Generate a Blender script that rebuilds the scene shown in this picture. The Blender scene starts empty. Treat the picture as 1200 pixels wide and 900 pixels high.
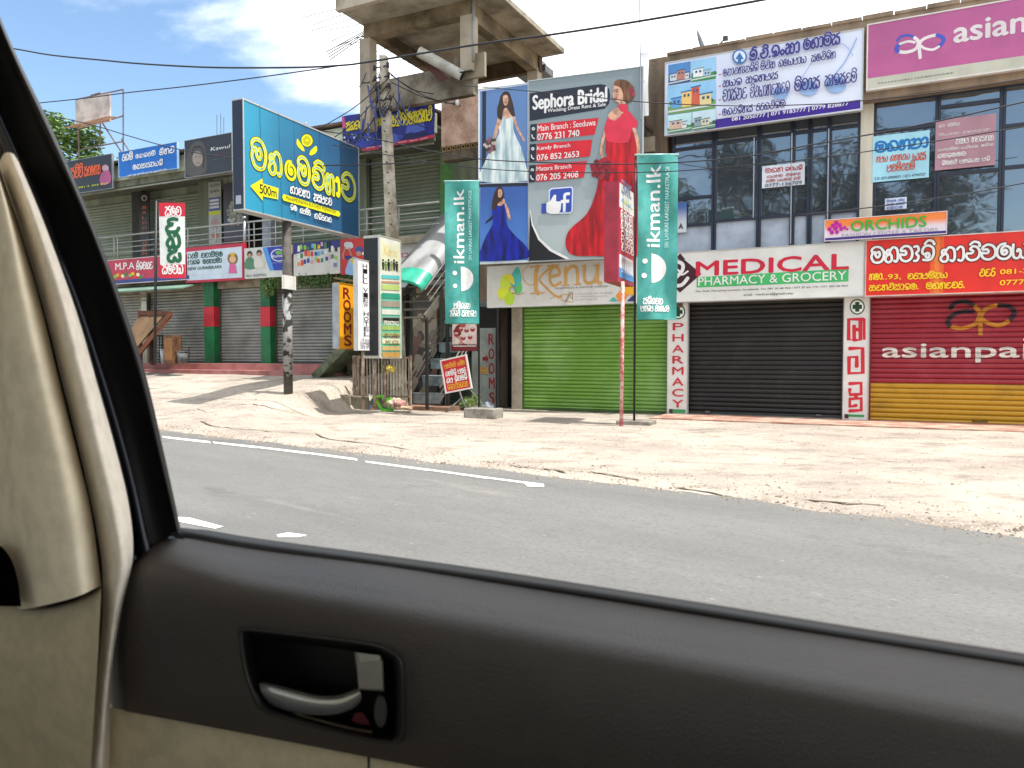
import bpy, bmesh, math, random
import numpy as np
from mathutils import Vector, Matrix
random.seed(7)
R = math.radians
SC = bpy.context.scene
COL = SC.collection
# ------------------------------------------------------------------ camera, light, exposure
F = 900.0; CAMZ = 1.35; HOR = 418.0
PITCH = math.atan((450-HOR)/F)
cam_d = bpy.data.cameras.new('camera'); cam = bpy.data.objects.new('camera', cam_d); COL.objects.link(cam)
cam_d.sensor_width = 36; cam_d.lens = 36*F/1200; cam_d.clip_start = .02; cam_d.clip_end = 4000
cam.location = (0, 0, CAMZ); cam.rotation_euler = (R(90)-PITCH, 0, 0)
cam_d.dof.use_dof = True; cam_d.dof.focus_distance = 17; cam_d.dof.aperture_fstop = 11
SC.camera = cam
SC.view_settings.view_transform = 'Standard'; SC.view_settings.look = 'None'
SC.view_settings.gamma = 1.0; SC.view_settings.exposure = 1.0
SUN_EL, SUN_AZ = R(69), R(122)      # high sun over the viewer's right shoulder, azimuth clockwise from +Y
W = bpy.data.worlds.new('World'); SC.world = W; W.use_nodes = True
nt = W.node_tree; N = nt.nodes; Lk = nt.links
for n in list(N): N.remove(n)
def nd(t, **k):
    n = N.new(t)
    for a, b in k.items(): setattr(n, a, b)
    return n
def mth(op, a, b=None, c=None):
    n = N.new('ShaderNodeMath'); n.operation = op
    for i, x in enumerate((a, b, c)):
        if x is None: continue
        if isinstance(x, (int, float)): n.inputs[i].default_value = x
        else: Lk.new(x, n.inputs[i])
    return n.outputs[0]
out = nd('ShaderNodeOutputWorld'); bg = nd('ShaderNodeBackground'); bg.inputs[1].default_value = 0.10
sky = nd('ShaderNodeTexSky', sky_type='NISHITA'); sky.sun_disc = False
sky.sun_elevation = SUN_EL; sky.sun_rotation = SUN_AZ; sky.air_density = 1.15; sky.dust_density = .6; sky.ozone_density = 1.3
tc = nd('ShaderNodeTexCoord'); sp = nd('ShaderNodeSeparateXYZ'); Lk.new(tc.outputs['Generated'], sp.inputs[0])
X_, Y_, Z_ = sp.outputs
zz = mth('ADD', mth('MAXIMUM', Z_, 0.0), 0.16)
cx = mth('DIVIDE', X_, zz); cy = mth('DIVIDE', Y_, zz)
cb = nd('ShaderNodeCombineXYZ'); Lk.new(cx, cb.inputs[0]); Lk.new(cy, cb.inputs[1])
no = nd('ShaderNodeTexNoise'); no.inputs['Scale'].default_value = .9; no.inputs['Detail'].default_value = 10; no.inputs['Roughness'].default_value = .56
no.inputs['Distortion'].default_value = .35
mp = nd('ShaderNodeMapping'); mp.inputs['Location'].default_value = (3.2, 1.4, 0); mp.inputs['Scale'].default_value = (1, 1.5, 1); mp.inputs['Rotation'].default_value = (0, 0, .5)
Lk.new(cb.outputs[0], mp.inputs[0]); Lk.new(mp.outputs[0], no.inputs['Vector'])
# a bank of bright cloud fills the sky on the sunny side, broken cloud elsewhere
side = mth('ADD', mth('MULTIPLY', X_, 0.82), mth('MULTIPLY', Z_, .35))
bank = nd('ShaderNodeMapRange', interpolation_type='SMOOTHSTEP'); Lk.new(side, bank.inputs[0])
hi = nd('ShaderNodeMapRange', interpolation_type='SMOOTHSTEP'); Lk.new(Z_, hi.inputs[0]); hi.inputs[1].default_value = .33; hi.inputs[2].default_value = .46; hi.inputs[4].default_value = .17
bank.inputs[1].default_value = -.14; bank.inputs[2].default_value = .20; bank.inputs[3].default_value = -.02; bank.inputs[4].default_value = .42
msk = nd('ShaderNodeMapRange', interpolation_type='SMOOTHSTEP'); Lk.new(mth('ADD', mth('ADD', no.outputs[0], hi.outputs[0]), bank.outputs[0]), msk.inputs[0])
msk.inputs[1].default_value = .56; msk.inputs[2].default_value = .76
mx = nd('ShaderNodeMix', data_type='RGBA'); Lk.new(msk.outputs[0], mx.inputs[0])
tint = nd('ShaderNodeMix', data_type='RGBA', blend_type='MULTIPLY'); tint.inputs[0].default_value = 1
Lk.new(sky.outputs[0], tint.inputs[6]); tint.inputs[7].default_value = (1.0, 1.08, 1.12, 1)
Lk.new(tint.outputs[2], mx.inputs[6]); mx.inputs[7].default_value = (10.5, 10.7, 11.0, 1)
Lk.new(mx.outputs[2], bg.inputs[0]); Lk.new(bg.outputs[0], out.inputs[0])
sun_d = bpy.data.lights.new('sun', 'SUN'); sun_d.energy = 3.6; sun_d.angle = R(.5); sun_d.color = (1, .97, .93)
sun = bpy.data.objects.new('sun', sun_d); COL.objects.link(sun)
sd = Vector((math.sin(SUN_AZ)*math.cos(SUN_EL), math.cos(SUN_AZ)*math.cos(SUN_EL), math.sin(SUN_EL)))
sun.rotation_euler = sd.to_track_quat('Z', 'Y').to_euler(); sun.location = (0, 0, 40)

# ------------------------------------------------------------------ materials
def lin(h):
    h = h.lstrip('#'); o = []
    for i in (0, 2, 4):
        c = int(h[i:i+2], 16)/255
        o.append(c/12.92 if c <= .04045 else ((c+.055)/1.055)**2.4)
    return o
MC = {}
def M(hexc, rough=.55, var=.10, scale=3.0, bump=0.0, bscale=None, metal=0.0, second=None, detail=6, spec=.5, streak=False, thresh=(.42, .62), name=None, coat=0):
    key = (hexc, rough, var, scale, bump, bscale, metal, second, detail, spec, streak, thresh, coat)
    if key in MC: return MC[key]
    m = bpy.data.materials.new(name or 'surface_'+hexc); m.use_nodes = True
    t = m.node_tree; b = t.nodes['Principled BSDF']
    b.inputs['Roughness'].default_value = rough; b.inputs['Metallic'].default_value = metal
    b.inputs['Specular IOR Level'].default_value = spec
    if coat: b.inputs['Coat Weight'].default_value = coat; b.inputs['Coat Roughness'].default_value = .08
    c = lin(hexc); c2 = lin(second) if second else [x*(1-var*2.2) for x in c]; c1 = c if second else [min(1, x*(1+var*.6)) for x in c]
    co = t.nodes.new('ShaderNodeTexCoord')
    mpn = t.nodes.new('ShaderNodeMapping'); t.links.new(co.outputs['Object'], mpn.inputs[0])
    if streak: mpn.inputs['Scale'].default_value = (1.0, 1.0, .12)
    n = t.nodes.new('ShaderNodeTexNoise'); n.inputs['Scale'].default_value = scale; n.inputs['Detail'].default_value = detail
    n.inputs['Roughness'].default_value = .62
    t.links.new(mpn.outputs[0], n.inputs['Vector'])
    r = t.nodes.new('ShaderNodeMapRange'); r.inputs[1].default_value = thresh[0]; r.inputs[2].default_value = thresh[1]
    t.links.new(n.outputs[0], r.inputs[0])
    x = t.nodes.new('ShaderNodeMix'); x.data_type = 'RGBA'
    x.inputs[6].default_value = (*c1, 1); x.inputs[7].default_value = (*c2, 1)
    t.links.new(r.outputs[0], x.inputs[0]); t.links.new(x.outputs[2], b.inputs['Base Color'])
    if bump:
        n2 = t.nodes.new('ShaderNodeTexNoise'); n2.inputs['Scale'].default_value = bscale or scale*6; n2.inputs['Detail'].default_value = 8
        n2.inputs['Roughness'].default_value = .7
        t.links.new(co.outputs['Object'], n2.inputs['Vector'])
        bp = t.nodes.new('ShaderNodeBump'); bp.inputs['Strength'].default_value = min(1, bump); bp.inputs['Distance'].default_value = .02*max(1, bump)
        t.links.new(n2.outputs[0], bp.inputs['Height']); t.links.new(bp.outputs[0], b.inputs['Normal'])
    MC[key] = m; return m
def V(h, **k):                       # printed vinyl: slightly glossy, a little dirt
    k.setdefault('rough', .42); k.setdefault('var', .06); k.setdefault('scale', 1.7); return M(h, **k)
def gradient(c0, c1, axis=2, a=0.0, b=1.0, rough=.42, nz=.12, nscale=1.0):   # two-colour print gradient in object space
    m = bpy.data.materials.new('print_gradient'); m.use_nodes = True; t = m.node_tree; p = t.nodes['Principled BSDF']
    p.inputs['Roughness'].default_value = rough
    co = t.nodes.new('ShaderNodeTexCoord'); s = t.nodes.new('ShaderNodeSeparateXYZ'); t.links.new(co.outputs['Object'], s.inputs[0])
    n = t.nodes.new('ShaderNodeTexNoise'); n.inputs['Scale'].default_value = nscale; t.links.new(co.outputs['Object'], n.inputs[0])
    ad = t.nodes.new('ShaderNodeMath'); ad.operation = 'MULTIPLY_ADD'; t.links.new(n.outputs[0], ad.inputs[0]); ad.inputs[1].default_value = nz*abs(b-a)*2
    t.links.new(s.outputs[axis], ad.inputs[2])
    r = t.nodes.new('ShaderNodeMapRange'); r.interpolation_type = 'SMOOTHSTEP'; r.inputs[1].default_value = a; r.inputs[2].default_value = b
    t.links.new(ad.outputs[0], r.inputs[0])
    x = t.nodes.new('ShaderNodeMix'); x.data_type = 'RGBA'; x.inputs[6].default_value = (*lin(c0), 1); x.inputs[7].default_value = (*lin(c1), 1)
    t.links.new(r.outputs[0], x.inputs[0]); t.links.new(x.outputs[2], p.inputs['Base Color'])
    return m
def dress_mat(c0, c1, scale=14):     # printed cloth with vertical folds
    m = bpy.data.materials.new('printed_dress'); m.use_nodes = True; t = m.node_tree; p = t.nodes['Principled BSDF']; p.inputs['Roughness'].default_value = .42
    co = t.nodes.new('ShaderNodeTexCoord'); mpn = t.nodes.new('ShaderNodeMapping'); mpn.inputs['Scale'].default_value = (1, 1, .16); mpn.inputs['Rotation'].default_value = (0, .12, 0)
    t.links.new(co.outputs['Object'], mpn.inputs[0])
    n = t.nodes.new('ShaderNodeTexNoise'); n.inputs['Scale'].default_value = scale; n.inputs['Detail'].default_value = 3; t.links.new(mpn.outputs[0], n.inputs[0])
    r = t.nodes.new('ShaderNodeMapRange'); r.inputs[1].default_value = .36; r.inputs[2].default_value = .64; t.links.new(n.outputs[0], r.inputs[0])
    x = t.nodes.new('ShaderNodeMix'); x.data_type = 'RGBA'; x.inputs[6].default_value = (*lin(c0), 1); x.inputs[7].default_value = (*lin(c1), 1)
    t.links.new(r.outputs[0], x.inputs[0]); t.links.new(x.outputs[2], p.inputs['Base Color']); return m
def picture_mat(cols, scale=6):      # a busy printed collage seen from far: cells of colour
    m = bpy.data.materials.new('printed_collage'); m.use_nodes = True; t = m.node_tree; p = t.nodes['Principled BSDF']; p.inputs['Roughness'].default_value = .45
    co = t.nodes.new('ShaderNodeTexCoord'); n0 = t.nodes.new('ShaderNodeTexNoise'); n0.inputs['Scale'].default_value = scale*.8; n0.inputs['Detail'].default_value = 4; t.links.new(co.outputs['Object'], n0.inputs[0])
    ad = t.nodes.new('ShaderNodeVectorMath'); ad.operation = 'MULTIPLY_ADD'; t.links.new(n0.outputs['Color'], ad.inputs[0]); ad.inputs[1].default_value = (.4/scale*3,)*3; t.links.new(co.outputs['Object'], ad.inputs[2])
    v = t.nodes.new('ShaderNodeTexVoronoi'); v.inputs['Scale'].default_value = scale; t.links.new(ad.outputs[0], v.inputs['Vector'])
    s = t.nodes.new('ShaderNodeSeparateColor'); t.links.new(v.outputs['Color'], s.inputs[0])
    cr = t.nodes.new('ShaderNodeValToRGB'); cr.color_ramp.interpolation = 'CONSTANT'
    el = cr.color_ramp.elements
    while len(el) < len(cols): el.new(.5)
    for i, c in enumerate(cols): el[i].position = i/len(cols); el[i].color = (*lin(c), 1)
    t.links.new(s.outputs[0], cr.inputs[0]); t.links.new(cr.outputs[0], p.inputs['Base Color']); return m

# ------------------------------------------------------------------ geometry of the picture -> the place
def ray(u, v):
    d = Vector(((u-600)/F, (450-v)/F, -1)); return Matrix.Rotation(R(90)-PITCH, 3, 'X') @ d
def ground_pt(u, v, z=0.0):
    d = ray(u, v); k = (z-CAMZ)/d.z; return Vector((0, 0, CAMZ))+d*k
VPX = -1185.0
def unit_from_vp(x):                 # unit horizontal direction (to the right) of lines that vanish at picture x
    d = Vector((-(x-600)/F, -1, 0)) if x < 600 else Vector(((x-600)/F, 1, 0)); return d.normalized()
E = unit_from_vp(VPX); NN = Vector((-E.y, E.x, 0))     # along the shop fronts, and away from the street
def rlift(h):
    return h
class Plane:                         # a vertical plane: local x along it, y away from the viewer, z up
    def __init__(s, u, t=None, depth=None, vp=VPX, z=0.0):
        s.e = unit_from_vp(vp); s.n = Vector((-s.e.y, s.e.x, 0))
        r = ray(u, HOR); r.z = 0; r /= r.y
        if depth is None: depth = t/(NN.dot(r))
        s.o = r*depth; s.o.z = z; s.a = math.atan2(s.e.y, s.e.x)
    def L(s, u, v, off=0.0):         # local (x, z) where the line of sight meets the plane (off = metres in front of it)
        d = ray(u, v); c = Vector((0, 0, CAMZ)); k = ((s.o-c).dot(s.n)-off)/d.dot(s.n); p = c+d*k-s.o
        return p.dot(s.e), p.z
    def W(s, x, y, z): return s.o+s.e*x+s.n*y+Vector((0, 0, z))
def FP(u, t, z=0.0): return Plane(u, t=t, z=z)

def tag(o, label=None, cat=None, group=None, kind=None):
    if label: o['label'] = label
    if cat: o['category'] = cat
    if group: o['group'] = group
    if kind: o['kind'] = kind
    return o
def empty(name, loc, rz=0, label=None, cat=None, group=None):
    o = bpy.data.objects.new(name, None); COL.objects.link(o); o.location = loc; o.rotation_euler = (0, 0, rz); o.empty_display_size = .1
    return tag(o, label, cat, group)

def catmull(pts, n=5, closed=False):
    P = [Vector(p) for p in pts]; out = []
    m = len(P)
    if m < 3: return P
    rng = range(m if closed else m-1)
    for i in rng:
        if closed: a, b, c, d = P[(i-1) % m], P[i], P[(i+1) % m], P[(i+2) % m]
        else: a, b, c, d = P[max(i-1, 0)], P[i], P[i+1], P[min(i+2, m-1)]
        for k in range(n):
            t = k/n; out.append(.5*((2*b)+(c-a)*t+(2*a-5*b+4*c-d)*t*t+(3*b-a-3*c+d)*t**3))
    if not closed: out.append(P[-1])
    return out

class MB:                            # collects shapes, builds ONE mesh object
    def __init__(s): s.v = []; s.f = []; s.mi = []; s.ms = []; s.sm = []
    def m(s, mat):
        if mat not in s.ms: s.ms.append(mat)
        return s.ms.index(mat)
    def add(s, vs, fs, mat, smooth=False):
        o = len(s.v); s.v += [tuple(x) for x in vs]; k = s.m(mat)
        for f in fs: s.f.append(tuple(i+o for i in f)); s.mi.append(k); s.sm.append(smooth)
    def box(s, x0, x1, y0, y1, z0, z1, mat, bev=0.0):
        if x1 < x0: x0, x1 = x1, x0
        if y1 < y0: y0, y1 = y1, y0
        if z1 < z0: z0, z1 = z1, z0
        b = min(bev, (x1-x0)*.3, (y1-y0)*.3, (z1-z0)*.3)
        if b <= 0:
            vs = [(x, y, z) for x in (x0, x1) for y in (y0, y1) for z in (z0, z1)]
            s.add(vs, [(0, 1, 3, 2), (4, 6, 7, 5), (0, 4, 5, 1), (2, 3, 7, 6), (0, 2, 6, 4), (1, 5, 7, 3)], mat); return
        bm = bmesh.new(); bmesh.ops.create_cube(bm, size=1)
        for v in bm.verts: v.co = Vector(((x0+x1)/2+v.co.x*(x1-x0), (y0+y1)/2+v.co.y*(y1-y0), (z0+z1)/2+v.co.z*(z1-z0)))
        bmesh.ops.bevel(bm, geom=bm.edges[:], offset=b, segments=2, profile=.6, affect='EDGES')
        s.addbm(bm, mat)
    def addbm(s, bm, mat, smooth=False):
        bm.verts.index_update(); s.add([v.co[:] for v in bm.verts], [[v.index for v in f.verts] for f in bm.faces], mat, smooth); bm.free()
    def tube(s, pts, r, mat, n=8, r2=None, cap=True):
        P = [Vector(p) for p in pts]; m = len(P); rs = [r if r2 is None else r+(r2-r)*i/(m-1) for i in range(m)]
        vs = []; up = Vector((0, 0, 1)); prev = None
        for i, p in enumerate(P):
            t = (P[min(i+1, m-1)]-P[max(i-1, 0)]).normalized()
            a = t.cross(up) if prev is None else prev-t*prev.dot(t)
            if a.length < 1e-4: a = t.cross(Vector((1, 0, 0)))
            a.normalize(); prev = a; b = t.cross(a)
            for k in range(n):
                w = 2*math.pi*k/n; vs.append(p+(a*math.cos(w)+b*math.sin(w))*rs[i])
        fs = [(i*n+k, i*n+(k+1) % n, (i+1)*n+(k+1) % n, (i+1)*n+k) for i in range(m-1) for k in range(n)]
        if cap: fs += [tuple(range(n))[::-1], tuple((m-1)*n+k for k in range(n))]
        s.add(vs, fs, mat, smooth=n > 6)
    def beam(s, a, b, w, h, mat, up=Vector((0, 0, 1))):
        a, b = Vector(a), Vector(b); t = (b-a).normalized(); x = t.cross(up)
        if x.length < 1e-3: x = Vector((1, 0, 0))
        x.normalize(); y = x.cross(t); vs = []
        for p in (a, b):
            for i, j in ((-1, -1), (1, -1), (1, 1), (-1, 1)): vs.append(p+x*(w/2*i)+y*(h/2*j))
        s.add(vs, [(0, 3, 2, 1), (4, 5, 6, 7), (0, 1, 5, 4), (1, 2, 6, 5), (2, 3, 7, 6), (3, 0, 4, 7)], mat)
    def grid(s, rows, mat, smooth=True, close=False):
        m = len(rows[0]); vs = [p for r in rows for p in r]
        fs = [(i*m+k, i*m+k+1, (i+1)*m+k+1, (i+1)*m+k) for i in range(len(rows)-1) for k in range(m-1)]
        s.add(vs, fs, mat, smooth)
    def build(s, name, parent=None, **kw):
        me = bpy.data.meshes.new(name); me.from_pydata(s.v, [], s.f)
        for m_ in s.ms: me.materials.append(m_)
        me.polygons.foreach_set('material_index', s.mi); me.polygons.foreach_set('use_smooth', s.sm); me.validate(); me.update()
        o = bpy.data.objects.new(name, me); COL.objects.link(o)
        if parent is not None: o.parent = parent
        return tag(o, **kw)
def obj_copy(o, parent=None):
    c = o.copy(); COL.objects.link(c)
    if parent is not None: c.parent = parent
    for ch in [x for x in o.children]: obj_copy(ch, c)
    return c

# ------------------------------------------------------------------ lettering
FC = {}
def font_geo(s, bold=0.0, space=1.0):
    k = (s, bold, space)
    if k in FC: return FC[k]
    c = bpy.data.curves.new('t', 'FONT'); c.body = s; c.size = 1; c.offset = bold; c.space_character = space; c.resolution_u = 3
    o = bpy.data.objects.new('t', c); me = o.to_mesh()
    vs = [tuple(v.co[:2]) for v in me.vertices]; fs = [tuple(p.vertices) for p in me.polygons]
    o.to_mesh_clear(); bpy.data.objects.remove(o); bpy.data.curves.remove(c)
    if vs:
        xs = [v[0] for v in vs]; ys = [v[1] for v in vs]; x0, x1, y0, y1 = min(xs), max(xs), min(ys), max(ys)
        vs = [((x-x0)/max(x1-x0, 1e-6), (y-y0)/max(y1-y0, 1e-6)) for x, y in vs]
    FC[k] = (vs, fs); return FC[k]
# hand-drawn strokes for the round Sinhala letters: unit box, baseline 0, x-height 1
GL = {
'ma': (1.0, [[(.12,.62),(.02,.9),(.3,1.08),(.7,1.04),(.98,.75),(1,.4),(.82,.08),(.5,0),(.18,.08),(0,.4),(.1,.66),(.3,.74),(.34,.5),(.5,.36),(.68,.5),(.62,.74),(.5,.7)]]),
'ha': (1.05, [[(.3,.6),(.14,.52),(.1,.75),(.3,.85),(.36,.6),(.12,.42),(0,.22),(.14,.02),(.36,0),(.52,.16),(.5,.42),(.42,.52)],[(.4,.8),(.6,1),(.88,.92),(1,.62),(1,.2),(.86,0),(.72,.08)]]),
'e': (.95, [[(.42,.5),(.56,.62),(.68,.46),(.56,.3),(.38,.34),(.3,.56),(.4,.82),(.68,.86),(.92,.66),(.95,.3),(.7,.02),(.34,0),(.06,.2),(0,.6),(.2,.96),(.55,1.05)]]),
'va': (.95, [[(.1,.48),(.4,.44),(.5,.58),(.36,.72),(.12,.7),(.1,.86),(.4,1.04),(.78,.94),(.97,.6),(.9,.2),(.55,0),(.2,.08),(.03,.3),(.06,.5)]]),
'v_': (.95, [[(.1,.48),(.4,.44),(.5,.58),(.36,.72),(.12,.7),(.1,.86),(.4,1.0),(.78,.9),(.97,.56),(.9,.2),(.55,0),(.2,.08),(.03,.3),(.06,.5)],[(.2,1.14),(.5,1.3),(.9,1.22),(1,1.0),(.86,.86)]]),
'na': (.95, [[(.32,.74),(.14,.66),(.1,.9),(.3,.98),(.36,.74),(.14,.5),(0,.3),(.1,.04),(.36,0),(.5,.2),(.44,.5),(.5,.86),(.72,1),(.92,.84),(.95,.4),(.92,0)]]),
'aa': (.5, [[(0,.82),(.18,1),(.4,.92),(.46,.6),(.44,.16),(.28,0),(.1,.08)]]),
'ae': (.5, [[(.05,.95),(.3,.98),(.4,.7),(.2,.5),(.4,.3),(.3,.02),(.05,0)]]),
'la': (.95, [[(.5,.46),(.36,.4),(.36,.22),(.55,.18),(.62,.36),(.48,.5),(.2,.4),(.06,.6),(.2,.95),(.55,1.04),(.88,.85),(.95,.45),(.8,.1),(.5,0),(.15,.04)]]),
'li': (.95, [[(.5,.46),(.36,.4),(.36,.22),(.55,.18),(.62,.36),(.48,.5),(.2,.4),(.06,.6),(.2,.9),(.55,.98),(.88,.8),(.95,.45),(.8,.1),(.5,0),(.15,.04)],[(.25,1.1),(.5,1.32),(.85,1.26),(.98,1.05)]]),
'da': (.95, [[(.12,.5),(.42,.5),(.5,.66),(.3,.78),(.5,1.02),(.8,.92),(.96,.55),(.85,.16),(.5,0),(.18,.08),(.02,.34),(.12,.52)]]),
'd_': (.95, [[(.12,.5),(.42,.5),(.5,.66),(.3,.78),(.5,.98),(.8,.88),(.96,.55),(.85,.16),(.5,0),(.18,.08),(.02,.34),(.12,.52)],[(.3,1.12),(.55,1.3),(.9,1.2),(.95,.98)]]),
'ya': (1.05, [[(.02,.95),(0,.4),(.1,.05),(.34,0),(.5,.2),(.5,.5),(.36,.62),(.3,.46)],[(.5,.2),(.66,0),(.92,.06),(1.05,.4),(.98,.8),(.78,.95)]]),
'ra': (.75, [[(.3,.62),(.1,.5),(0,.24),(.2,0),(.55,.02),(.75,.28),(.62,.6),(.3,.66),(.2,.9),(.45,1.08),(.7,1.0)]]),
'ka': (1.1, [[(.06,.9),(.25,1),(.4,.8),(.3,.6),(.1,.56),(0,.3),(.14,0),(.4,.02),(.52,.3),(.55,.6)],[(.52,.3),(.66,.02),(.95,.04),(1.08,.36),(1,.8),(.75,1),(.58,.8),(.75,.6)]]),
'sa': (1.05, [[(.05,.92),(.3,1),(.42,.78),(.25,.6),(.04,.4),(.1,.06),(.4,0),(.55,.3)],[(.55,.3),(.68,0),(.95,.06),(1.03,.4),(.9,.7),(.66,.68),(.7,.95),(1,1.08)]]),
'pa': (1.0, [[(.02,.98),(.0,.4),(.12,.04),(.5,0),(.86,.04),(.98,.4),(.9,.85),(.68,.95),(.6,.7),(.75,.6)],[(.0,.55),(.25,.6),(.36,.5)]]),
'ta': (.95, [[(.1,.9),(.3,1.0),(.42,.8),(.3,.64),(.42,.46),(.26,.34),(.06,.4),(0,.2),(.2,0),(.6,0),(.9,.2),(.95,.6),(.75,.95),(.55,.85)]]),
'sh': (1.0, [[(.05,.7),(.25,.8),(.3,.6),(.05,.4),(.08,.08),(.4,0),(.5,.3),(.4,.5)],[(.5,.3),(.7,.02),(.98,.2),(.95,.7),(.7,1),(.35,1.0)]]),
'mi': (1.0, [[(.12,.6),(.02,.84),(.3,1.0),(.7,.96),(.98,.7),(1,.4),(.82,.08),(.5,0),(.18,.08),(0,.4),(.1,.62),(.3,.68),(.34,.5),(.5,.36),(.68,.5),(.6,.7)],[(.1,1.1),(.4,1.34),(.85,1.26),(1,1.0)]]),
'u': (.9, [[(.55,.95),(.2,.86),(.2,.62),(.5,.56),(.3,.5),(.04,.34),(.06,.08),(.4,0),(.75,.06),(.9,.3)],[(.55,.95),(.78,.9)]]),
'lla': (1.0, [[(.1,.95),(.3,.7),(.12,.5),(.0,.25),(.15,.0),(.42,.05),(.5,.35),(.4,.6)],[(.5,.35),(.6,.05),(.85,.0),(1,.25),(.95,.7),(.75,.95),(.6,.8)]]),
'nda': (1.0, [[(.25,1.0),(.1,.8),(.4,.66),(.7,.8),(.5,.98)],[(.4,.66),(.05,.4),(.1,.05),(.45,0),(.55,.3),(.75,.02),(1,.15),(.95,.55)]]),
'.': (.25, [[(.1,.0),(.12,.08),(.14,.0)]]),
'o': (.6, [[(.3,0),(.05,.25),(.3,.5),(.55,.25),(.3,0)]]),
'ee': (.9, [[(.3,.5),(.5,.62),(.62,.44),(.4,.34),(.1,.5),(.1,.8),(.4,1),(.8,.85),(.9,.4),(.65,0),(.2,.02),(0,.22)],[(.3,1.1),(.55,1.3),(.85,1.2)]]),
' ': (.55, []),
}
PSEUDO = ['ma','ha','va','na','aa','la','da','ya','ra','ka','sa','pa','ta','e','li','sh','mi','d_']
def glyph_word(seed, n):
    r = random.Random(seed); return [r.choice(PSEUDO) for _ in range(n)]
def words(seed, *ns):
    o = []
    for i, n in enumerate(ns):
        if i: o.append(' ')
        o += glyph_word(seed*31+i, n)
    return o

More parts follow.
